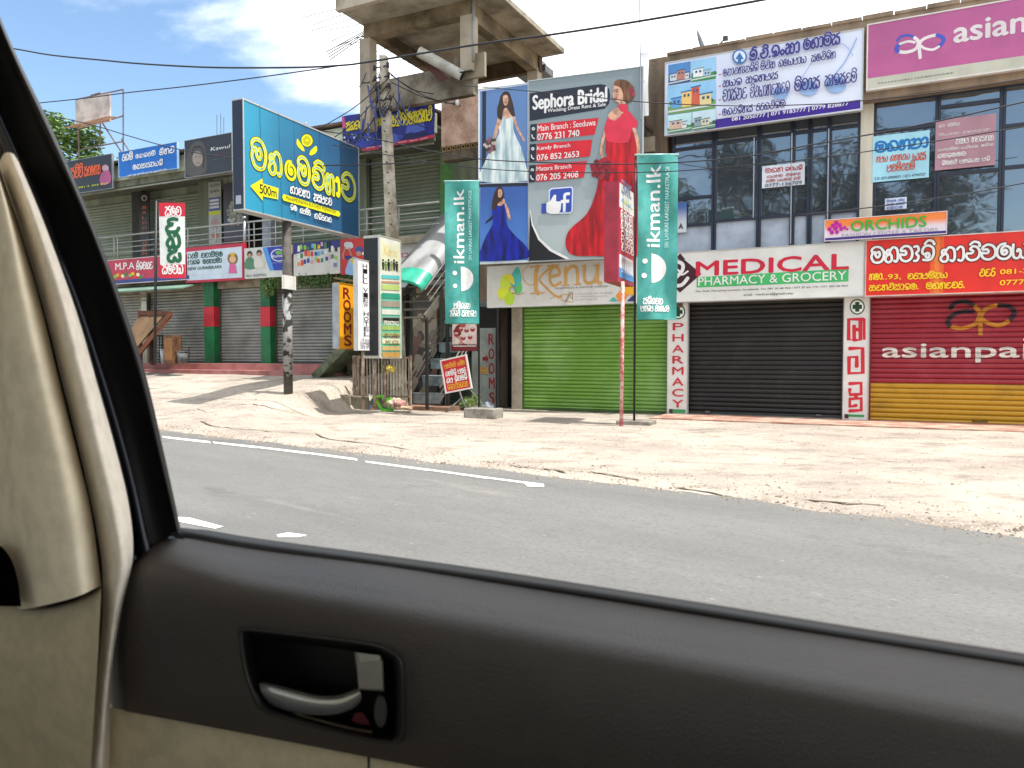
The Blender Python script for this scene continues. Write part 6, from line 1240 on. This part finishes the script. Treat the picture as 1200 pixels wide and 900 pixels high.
# trees
def leafmat(c1, c2):
    m = M(c1, rough=.6, var=.3, scale=.9, second=c2, thresh=(.35, .65)); return m
bark = M('#4f4436', rough=.95, var=.2, scale=4)
def tree(name, label, loc, h, cr, nleaf, lm, lsize, seed, squash=.8, group=None, base=.35):
    r = random.Random(seed); root = empty(name, loc, 0, label, 'tree', group); tk = MB()
    top = h*(base+.25); pts = [(0, 0, 0), (r.uniform(-.1, .1)*h*.3, r.uniform(-.1, .1)*h*.3, top*.5), (r.uniform(-.2, .2), r.uniform(-.2, .2), top)]
    tk.tube(catmull(pts, 4), h*.035, bark, 9, h*.018); clumps = []
    for i in range(13):
        a = i*2.4; zz = h*(base+(1-base)*r.uniform(.15, .95)); f = math.sqrt(max(.05, 1-((zz-h*(base+(1-base)*.5))/(h*(1-base)*.55))**2)); rr = cr*f*r.uniform(.35, .8); e = Vector((rr*math.cos(a), rr*math.sin(a), zz)); st = Vector((0, 0, top*r.uniform(.55, 1)))
        tk.tube(catmull([st, st.lerp(e, .5)+Vector((0, 0, -.04*h)), e], 4), h*.011, bark, 6, h*.003); clumps.append((e, cr*r.uniform(.28, .5)))
    tk.build('trunk', root); cw = MB(); vs = []; fs = []
    for _ in range(nleaf):
        c, rad = r.choice(clumps); d = Vector((r.gauss(0, 1), r.gauss(0, 1), r.gauss(0, 1)*squash)).normalized()*rad*(r.random()**.4); p = c+d; s_ = lsize*r.uniform(.6, 1.3)
        q = Matrix.Rotation(r.uniform(0, 6.28), 3, 'Z') @ Matrix.Rotation(r.uniform(-1.1, 1.1), 3, 'X'); o = len(vs)
        for v in ((-.5, 0, 0), (0, -.28, .05), (.5, 0, 0), (0, .28, .05)): vs.append(p+q @ Vector(v)*s_)
        fs.append((o, o+1, o+2, o+3))
    cw.add(vs, fs, lm); cw.build('crown', root, kind='stuff'); return root
g = FP(78, 34); tree('broadleaf_tree', 'leafy tree beyond the weathered roadside billboard', (g.o.x, g.o.y, 0), 18.2, 4.2, 9000, leafmat('#6d8a4a', '#4a6538'), .42, 3)
for i, (x, y, h, cr, sd, lb) in enumerate(((-11.5, -9, 13.5, 6.5, 5, 'dark roadside tree across the road seen mirrored in the left window bay'), (-5.0, -11, 13, 5.6, 9, 'dark tree with an open crown mirrored in the middle windows'), (-17, -6, 11, 5, 12, 'broad dark tree mirrored near the teal flag'))):
    tree('broadleaf_tree', lb, (x, y, 0), h, cr, 13000, leafmat('#2c3a1c', '#18220f'), .34, sd)
# hanging vines over the shutters of the left building
def foliage(name, label, cat, pl, boxes, n, c1, c2, sz, seed, kind='stuff'):
    r = random.Random(seed); root = empty(name, pl.o, pl.a, label, cat); b_ = MB(); vs = []; fs = []
    for _ in range(n):
        u0, v0, u1, v1, yy = r.choice(boxes); u = r.uniform(u0, u1); v = r.uniform(v0, v1); x, z = pl.L(u, v); z += .04*math.sin(x*7)
        q = Matrix.Rotation(r.uniform(0, 6.28), 3, 'Y') @ Matrix.Rotation(r.uniform(-.9, .9), 3, 'X'); s_ = sz*r.uniform(.6, 1.3); o = len(vs); p = Vector((x, r.uniform(-yy, yy), z))
        for w in ((-.5, 0, 0), (0, 0, -.3), (.5, 0, 0), (0, .04, .3)): vs.append(p+q @ Vector(w)*s_)
        fs.append((o, o+1, o+2, o+3))
    b_.add(vs, fs, leafmat(c1, c2)); b_.build('foliage', root, kind=kind); return root
foliage('hanging_vine', 'green vine trailing under the product picture signs', 'vine', FP(380, 16.75), [(350,322,397,337,.1), (395,322,432,344,.1), (352,325,392,331,.15), (400,325,425,340,.12)], 1500, '#4a6a24', '#20330f', .10, 1)
foliage('hanging_vine', 'small tuft of vine on top of the green pillar', 'vine', FP(320, 16.75), [(306,326,332,340,.1), (310,326,322,346,.08)], 420, '#5a7a2c', '#26380f', .09, 2)
0 and foliage('weeds', 'thin green weeds on the mossy sloping slab', 'weed', FP(384, 15.7), [(374,428,390,440,.15), (386,420,396,430,.1)], 60, '#6a7f3a', '#3c4a20', .09, 3)
foliage('weeds', 'weeds sprouting beside the tilted red sign', 'weed', FP(550, 15.7), [(543,464,560,476,.2)], 110, '#6f8a34', '#3c4a20', .08, 4)
pbm = FP(402, 16.4); wb_ = Thing('wood_plank', 'weathered plank propped under the red batsman sign', 'plank', pbm); a_, c_ = pbm.L(393, 326), pbm.L(432, 332); wb_.part('plank').beam((a_[0], 0, a_[1]), (c_[0], 0, c_[1]), .2, .05, M('#7d6a4c', rough=.9, var=.2)); wb_.done()
# tilted table and rack by the left shops
ptb = FP(172, 15.7); tb = Thing('wooden_table', 'brown wooden table tipped on edge against the left shutters', 'table', ptb)
wdm = M('#6b5236', rough=.8, var=.2, scale=3, second='#4f3a24', streak=True); wed = M('#5a2f18', rough=.7, var=.2, scale=4)
A_, B_, C_, D_ = [ptb.L(*p) for p in ((152,366),(190,367),(168,412),(150,412))]
tp = tb.part('table_top'); q = [(A_[0], .35, A_[1]), (B_[0]-.25, .3, B_[1]), (C_[0], -.35, C_[1]), (D_[0], -.3, D_[1])]
tp.add([*q, *[(x, y+.05, z) for x, y, z in q]], [(0, 3, 2, 1), (4, 5, 6, 7), (0, 1, 5, 4), (1, 2, 6, 5), (2, 3, 7, 6), (3, 0, 4, 7)], wdm)
tb.part('edge_board').beam((A_[0], .33, A_[1]), (B_[0], .3, B_[1]), .12, .14, wed); tb.part('edge_board').beam((B_[0], .3, B_[1]), (C_[0]-.1, -.35, C_[1]-.35), .14, .12, wed)
e1 = ptb.L(183, 392); tb.part('apron').add([(B_[0]-.2, .3, B_[1]), (B_[0]+.12, .3, B_[1]-.05), (e1[0]+.1, .0, e1[1]), (e1[0]-.25, -.05, e1[1]-.1)], [(0, 1, 2, 3)], wed)
for u in (155, 168): x = ptb.L(u, 418)[0]; tb.part('leg').box(x-.04, x+.04, .25, .33, 1.1, A_[1]-.05, wed)
tb.done()
prk = FP(192, 15.9); rk = Thing('metal_rack', 'black wire rack holding clutter beside the tipped table', 'rack', prk); bk2 = M('#1b1a19', rough=.6)
xs_ = [prk.L(u, 418)[0] for u in (176, 187, 198, 207)]; zA, zB = 1.15, prk.L(190, 393)[1]
for x in xs_:
    for y in (0, .45): rk.part('post').tube([(x, y, zA), (x, y, zB if x < xs_[3] else zA+.5)], .016, bk2, 6)
for z in (zA+.1, zA+.32, zA+.54, zB): rk.part('shelf').box(xs_[0], xs_[2], 0, .45, z, z+.015, bk2)
for k in range(9): x = xs_[0]+(xs_[2]-xs_[0])*k/8; rk.part('wire').tube([(x, -.01, zA+.1), (x, -.01, zB)], .007, bk2, 5)
rk.part('rail').tube([(xs_[0], 0, zA+.12), (xs_[3], 0, zA+.12)], .014, bk2, 6)
rk.done()
for (u0, v0, u1, v1, c, nm, lb) in ((195,393,206,418,'#5f3f24','wooden_box','upright brown box leaning on the wire rack'), (208,412,216,424,'#5a5c5c','plastic_bucket','small grey bucket on the plinth right of the rack'), (188,410,195,420,'#8a8f94','tin_can','dented pale tin inside the wire rack')):
    q = FP((u0+u1)/2, 15.75); b_ = MB(); a_, c_ = q.L(u0, v1), q.L(u1, v0); m_ = M(c, rough=.7, var=.25, scale=7)
    if 'box' in nm: b_.box(a_[0], c_[0], -.1, .2, 1.15, c_[1], m_, .02); b_.box(a_[0]+.04, c_[0]-.04, -.11, -.1, 1.25, c_[1]-.08, M('#8a5f38', rough=.8))
    else:
        xm = (a_[0]+c_[0])/2; r_ = (c_[0]-a_[0])/2; b_.tube([(xm, .05, 1.15), (xm, .05, c_[1])], r_*.8, m_, 12, r_); b_.tube([(xm, .05, c_[1]-.01), (xm, .05, c_[1]+.015)], r_*1.08, m_, 12)
    ob = b_.build(nm, None, label=lb, cat=nm.split('_')[-1]); ob.location = q.o; ob.rotation_euler.z = q.a
# ================================================================== the car the picture is taken from
ED = unit_from_vp(-1257); ND = Vector((-ED.y, ED.x, 0)); TD = .621
def D(u, v, w=0.0):                  # on the door plane, w metres into the cabin
    r = ray(u, v); return Vector((0, 0, CAMZ))+r*((TD-w)/ND.dot(r))
car = empty('car', (0, 0, 0), 0, 'car cabin with beige pillar trim and dark door panel around the open window', 'car')
trim_dark = M('#352e28', rough=.38, var=.08, scale=9, bump=.35, bscale=600, spec=.9)
trim_beige = M('#c4b898', rough=.8, var=.06, scale=40, bump=.15, bscale=300)
fabric = M('#f0e6d4', rough=.95, var=.05, scale=55, bump=.35, bscale=500)
plast_beige = M('#e8dcc0', rough=.7, var=.06, scale=30, bump=.1, bscale=300)
rub = M('#090a0c', rough=.5, var=.2, scale=10); rub2 = M('#121722', rough=.3, var=.1)
chrome = M('#e0e2e0', rough=.22, metal=.75, var=.04, scale=20); satin = M('#b4b2ae', rough=.3, metal=.6, var=.04, scale=20)
def resample(px, n, smooth=6):
    P = catmull([(u, v, 0) for u, v in px], smooth); L_ = [0]
    for a_, b_ in zip(P, P[1:]): L_.append(L_[-1]+(b_-a_).length)
    out_ = []; j = 0
    for i in range(n):
        d = L_[-1]*i/(n-1)
        while j < len(P)-2 and L_[j+1] < d: j += 1
        k = (d-L_[j])/max(1e-9, L_[j+1]-L_[j]); out_.append(P[j].lerp(P[j+1], min(1, k)))
    return out_
def loft(b_, curves, mat, n=60, sub=5, hole=None):     # curves: [(px polyline, w or function(k))]; smooth surface through them
    C = []
    for px, w in curves:
        pts = resample(px, n); C.append([D(p.x, p.y, w(i/(n-1)) if callable(w) else w) for i, p in enumerate(pts)])
    rows = [[] for _ in range((len(C)-1)*sub+1)] if sub > 1 else C
    if sub > 1:
        for i in range(n):
            col = catmull([c[i] for c in C], sub)
            for r_, p in zip(rows, col): r_.append(p)
    if not hole: b_.grid(rows, mat); return
    m = len(rows[0]); vs = [p for r_ in rows for p in r_]; fs = []
    for i in range(len(rows)-1):
        for k in range(m-1):
            c = (rows[i][k]+rows[i+1][k+1])/2; d = c-Vector((0, 0, CAMZ)); d = Matrix.Rotation(-(R(90)-PITCH), 3, 'X') @ d
            if hole(600+F*d.x/-d.z, 450-F*d.y/-d.z): continue
            fs.append((i*m+k, i*m+k+1, (i+1)*m+k+1, (i+1)*m+k))
    b_.add(vs, fs, mat, True)
def inpoly(poly):
    def f(x, y):
        c = False
        for (x0, y0), (x1, y1) in zip(poly, poly[1:]+poly[:1]):
            if (y0 > y) != (y1 > y) and x < (x1-x0)*(y-y0)/(y1-y0)+x0: c = not c
        return c
    return f
bez = [(281,741),(285,738.5),(300,738.5),(380,748),(435,755.5),(455,762),(468,772),(472,788),(473,830),(472,858),(467,868),(455,870),(430,866),(380,855),(330,841),(308,832),(297,815),(286,782)]
bezs = [tuple(p[:2]) for p in catmull([(u, v, 0) for u, v in bez], 4, True)]
def shrink(poly, f, du=0, dv=0):
    cx_ = sum(p[0] for p in poly)/len(poly); cy_ = sum(p[1] for p in poly)/len(poly); return [(cx_+(p[0]-cx_)*f+du, cy_+(p[1]-cy_)*f+dv) for p in poly]
endr = lambda w: (lambda k: w*(1-.5*max(0, 1-k/.03)**2.2))
b_ = MB()
loft(b_, [([(212,628),(218,627.5),(300,640),(450,659),(600,681),(800,712),(1000,743),(1200,774),(1340,796)], .0),
          ([(192,634),(200,632.5),(300,652),(450,672),(600,696),(800,729),(1000,761),(1200,793),(1340,815)], endr(.018)),
          ([(168,648),(185,645),(300,672),(450,695),(600,720),(800,754),(1000,788),(1200,822),(1340,845)], endr(.045)),
          ([(150,668),(170,664),(300,692),(450,716),(600,742),(800,776),(1000,812),(1200,848),(1340,872)], endr(.062)),
          ([(138,700),(160,697),(300,722),(450,746),(600,772),(800,806),(1000,842),(1200,880),(1340,906)], endr(.070)),
          ([(131,748),(150,748),(300,772),(450,797),(600,822),(800,858),(1000,896),(1200,936),(1340,962)], endr(.072)),
          ([(129,800),(150,801),(300,824),(450,850),(600,876),(800,914),(1000,952),(1200,994),(1340,1022)], endr(.069)),
          ([(130,830),(150,834),(300,862),(450,891),(600,920),(800,958),(1000,996),(1200,1036),(1340,1064)], endr(.064))], trim_dark, n=260, sub=14, hole=inpoly(shrink(bezs, .985)))
door = b_.build('door', car)
b_ = MB()
loft(b_, [([(130,829),(150,833),(300,861),(450,890),(600,919),(900,977),(1340,1063)], .058), ([(129,836),(150,840),(300,869),(450,899),(600,929),(900,988),(1340,1074)], .052),
          ([(127,880),(150,885),(300,915),(450,948),(600,980),(900,1040),(1340,1130)], .056), ([(122,1000),(150,1010),(300,1050),(450,1090),(600,1130),(900,1200),(1340,1300)], .06)], trim_beige, n=90, sub=4)
b_.build('lower_trim', door)
b_ = MB(); b_.tube([D(432, 887+k*9, .060) for k in range(5)], .0012, rub, 5); b_.build('panel_seam', door)
# belt weatherstrip and the outer skin below the glass
b_ = MB()
belt = [(209,620),(216,621),(240,624),(300,634),(450,654),(600,675),(800,706),(1000,738),(1200,769),(1340,791)]
loft(b_, [([(u, v-3.5 if u > 216 else v-1) for u, v in belt], -.022), ([(u, v-2) for u, v in belt], -.008), ([(u, v+3) for u, v in belt], .002), ([(u, v+9) for u, v in belt], .006)], rub, n=80, sub=3)
b_.build('belt_seal', door)
b_ = MB(); lower = [D(u, v+1, -.022)-Vector((0, 0, .002)) for u, v in belt]
b_.grid([[p+Vector((0, 0, .001)) for p in lower], [p-Vector((0, 0, .02))+ND*.05 for p in lower], [p-Vector((0, 0, .5))+ND*.09 for p in lower]], M('#6b6d70', rough=.3, metal=.4, var=.03)); b_.build('outer_skin', door)
# handle recess
rim = MB(); outer_ = shrink(bezs, 1.03); inner_ = shrink(bezs, .94)
def ring(poly, w): return [D(u, v, w) for u, v in poly+poly[:1]]
rim.grid([ring(outer_, .068), ring(shrink(bezs, 1.02), .0755), ring(bezs, .079), ring(shrink(bezs, .975), .078), ring(inner_, .070), ring(shrink(bezs, .90), .06)], M('#242322', rough=.38, var=.05, scale=30, spec=.5))
hb_ = rim.build('handle_bezel', door)
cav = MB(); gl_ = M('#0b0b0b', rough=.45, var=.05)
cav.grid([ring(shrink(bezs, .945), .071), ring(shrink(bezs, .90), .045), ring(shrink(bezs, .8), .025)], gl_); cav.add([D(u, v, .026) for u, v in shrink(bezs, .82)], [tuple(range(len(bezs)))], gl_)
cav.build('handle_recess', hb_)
lv = MB()
topc = [(303,800),(312,799.5),(330,804),(352,810),(375,815),(395,815),(408,811),(419,807)]
loft(lv, [([(u, v+1) for u, v in topc], .050), ([(u, v+.0) for u, v in topc], .058), ([(304,804),(313,804),(330,809),(352,815),(375,819.5),(396,819.5),(410,815),(421,810)], .066),
          ([(307,812),(317,816),(333,821),(352,826),(375,829),(396,828.5),(412,822),(423,814)], .067), ([(314,823),(323,828),(338,833),(355,836),(375,837.5),(396,836),(414,829),(424,820)], .058), ([(316,825),(325,830),(339,834.5),(356,837),(375,838),(396,837),(413,831),(423,822)], .046)], chrome, n=40, sub=5)
lv.build('inside_handle', door)
kb = MB()
def blockp(b2, quad_px, w0, w1, mat, bev=.2):
    f_ = [D(u, v, w1) for u, v in shrink(quad_px, 1-bev*.35)]; m__ = [D(u, v, w1-.003) for u, v in quad_px]; b__ = [D(u, v, w0) for u, v in quad_px]; n = len(quad_px); vs = f_+m__+b__
    b2.add(vs, [tuple(range(n))]+[(i, (i+1) % n, n+(i+1) % n, n+i) for i in range(n)]+[(n+i, n+(i+1) % n, 2*n+(i+1) % n, 2*n+i) for i in range(n)], mat)
blockp(kb, [(415,764),(446,768),(449,776),(450,810),(420,808),(418,785)], .03, .070, satin); blockp(kb, [(418,764.5),(446,768),(447,774),(421,776)], .066, .0725, chrome)  # brighter top facet paints the knob's bevel highlight
kb.build('lock_knob', door)
kd = MB(); blockp(kd, [(438+8*math.cos(a*.5236)+8, 834+20*math.sin(a*.5236)) for a in range(12)], .03, .060, M('#5f6462', rough=.3, metal=.6, var=.05)); kd.build('lock_base', door)
gs = MB(); loft(gs, [([(344,834.5),(380,844),(412,852),(437,856)], .052), ([(345,836.5),(380,846.5),(412,854.5),(436,858.5)], .056), ([(346,838),(380,848),(412,856),(435,860)], .052)], M('#8a8168', rough=.3, metal=.5), n=20, sub=2); gs.build('glint_strip', door)  # gold strip puts the line of light under the lever into colour
rd2 = MB(); blockp(rd2, [(415,836),(424,834),(431,842),(434,850),(422,849),(412,845)], .03, .05, M('#5a1c22', rough=.5)); rd2.build('unlock_mark', door)
# pillar trim: two padded beige rolls, dark gap between, lower moulding
b_ = MB()
loft(b_, [([(-90,60),(-60,180),(-40,330),(-30,480),(-20,600),(-5,706),(10,716)], .07), ([(-60,90),(-30,210),(-8,330),(8,450),(20,560),(30,650),(40,712)], .125), ([(-25,150),(0,220),(20,330),(42,440),(62,540),(78,630),(88,700)], .13),
          ([(-8,190),(14,260),(38,350),(60,440),(80,520),(98,600),(110,690)], .11), ([(-2,200),(22,268),(48,358),(68,440),(88,520),(107,600),(119,687)], .075)], plast_beige, n=60, sub=6)
pil = b_.build('pillar_trim', car)
b_ = MB()
loft(b_, [([(-2,193),(22,264),(49,355),(70,438),(90,518),(108,596),(119,660),(120,720),(114,800),(106,905)], .068), ([(5,180),(34,258),(62,350),(84,436),(104,518),(122,590),(133,655),(130,715),(120,800),(112,905)], .098),
          ([(15,180),(44,256),(76,352),(99,440),(119,520),(136,590),(146,655),(138,715),(128,800),(121,905)], .095), ([(22,190),(52,262),(89,364),(114,450),(136,528),(151,592),(156,652),(144,708),(131,790),(129,905)], .055)], fabric, n=70, sub=6)
b_.build('padded_roll', car)
b_ = MB()
loft(b_, [([(-120,700),(-60,706),(0,706),(30,712),(60,711),(90,703),(119,688)], .085), ([(-120,712),(-60,717),(0,717),(30,722),(60,721),(92,714),(118,702)], .110), ([(-120,780),(-60,784),(0,786),(30,788),(60,788),(90,786),(114,782)], .118), ([(-120,905),(-60,905),(0,905),(30,905),(60,905),(84,905),(106,905)], .10)], trim_beige, n=40, sub=5)
b_.build('lower_pillar_trim', pil)
b_ = MB(); loft(b_, [([(-200,40),(-200,300),(-200,500),(-200,950)], .045), ([(-100,60),(20,400),(60,650),(60,950)], .045), ([(30,190),(94,370),(146,595),(122,760),(112,950)], .03)], rub, n=30, sub=2); b_.build('light_block_sheet', pil)  # black sheet added behind the pads to stop light through the seam
b_ = MB(); loft(b_, [([(-60,640),(-60,660),(-60,690),(-60,710)], .136), ([(-6,640),(-6,660),(-6,690),(-6,710)], .137), ([(2,640),(13,655),(21,680),(25,711)], .137)], M('#050505', rough=1, spec=0), n=12, sub=2); b_.build('belt_slot', pil)
b_ = MB(); loft(b_, [([(20,188),(52,262),(89,364),(114,450),(136,528),(151,592),(155,650),(143,710)], .050), ([(30,186),(62,262),(97,364),(122,450),(144,528),(158,592),(160,648),(150,708)], .012)], rub, n=40, sub=2); b_.build('gap_gasket', car)
# black door frame with its rubber seals
b_ = MB()
L1 = [(-60,20),(-20,120),(10,190),(40,262),(74,342),(102,425),(126,500),(146,565),(159,630),(163,660)]
L2 = [(-50,0),(-10,112),(22,186),(52,258),(86,338),(114,420),(139,500),(158,570),(170,625),(176,650)]
loft(b_, [([(u-3, v+1) for u, v in L1], .020), (L1, .036), (L2, .034), ([(u+3, v-1) for u, v in L2], .015)], rub2, n=60, sub=3); b_.build('door_seal', car)
b_ = MB()
L3 = [(-30,-30),(6,60),(44,150),(76,216),(108,290),(136,372),(160,450),(180,530),(196,595),(203,624)]
L4 = [(-25,-45),(12,48),(56,141),(86,208),(119,288),(146,362),(171,440),(191,525),(206,592),(212,621)]
loft(b_, [([(u+1, v) for u, v in L2], .018), ([(u*.5+a*.5, v*.5+c*.5) for (u, v), (a, c) in zip(L2, L3)], .010), (L3, .008), ([(u*.4+a*.6, v*.4+c*.6) for (u, v), (a, c) in zip(L3, L4)], .012), (L4, -.002), ([(u-1, v) for u, v in L4], -.03)], M('#08090a', rough=.45, var=.1, scale=14), n=70, sub=3); 
b_.build('window_frame', door)
b_ = MB(); loft(b_, [([(178,640),(190,626),(200,621),(214,622)], -.01), ([(168,660),(185,640),(200,632),(216,629)], .01)], M('#060607', rough=.9, spec=.1), n=12, sub=2); b_.build('frame_corner', door)
# the rest of the cabin, behind and above the viewer: roof lining, far door with window, floor, seat backs
def cab(x, t, z): return ED*x+ND*t+Vector((0, 0, z))
def cbox(name, x0, x1, t0, t1, z0, z1, mat, parent=car):
    b2 = MB(); b2.box(x0, x1, t0, t1, z0, z1, mat, .01); o = b2.build(name, parent); o.rotation_euler.z = math.atan2(ED.y, ED.x); return o
head = M('#c4bba8', rough=.95, var=.05)
cbox('roof_lining', -1.9, 1.9, -.95, TD+.02, 2.02, 2.08, head)
cbox('cabin_floor', -1.9, 1.9, -.95, TD+.05, .30, .36, M('#2a2826', rough=.95))
cbox('far_door', -1.9, 1.9, -1.0, -.95, .36, 1.12, trim_beige); cbox('far_pillar', -.25, .1, -1.0, -.95, 1.121, 2.02, head)
cbox('rear_bulkhead', -1.95, -1.9, -.95, TD, .36, 2.08, head); cbox('front_bulkhead', 1.9, 1.95, -.95, TD, .36, 1.15, trim_dark)
cbox('seat_cushion', -.45, .15, -.75, .0, .40, .62, M('#756b58', rough=.95)); cbox('seat_back', -.62, -.46, -.75, .0, .5, 1.2, M('#756b58', rough=.95))
cbox('window_header', -1.9, 1.9, TD+.0, TD+.06, 1.97, 2.02, rub)
for o in list(COL.objects):
    if o.type == 'MESH' and o.parent is None and 'label' not in o and 'kind' not in o: print('untagged', o.name)
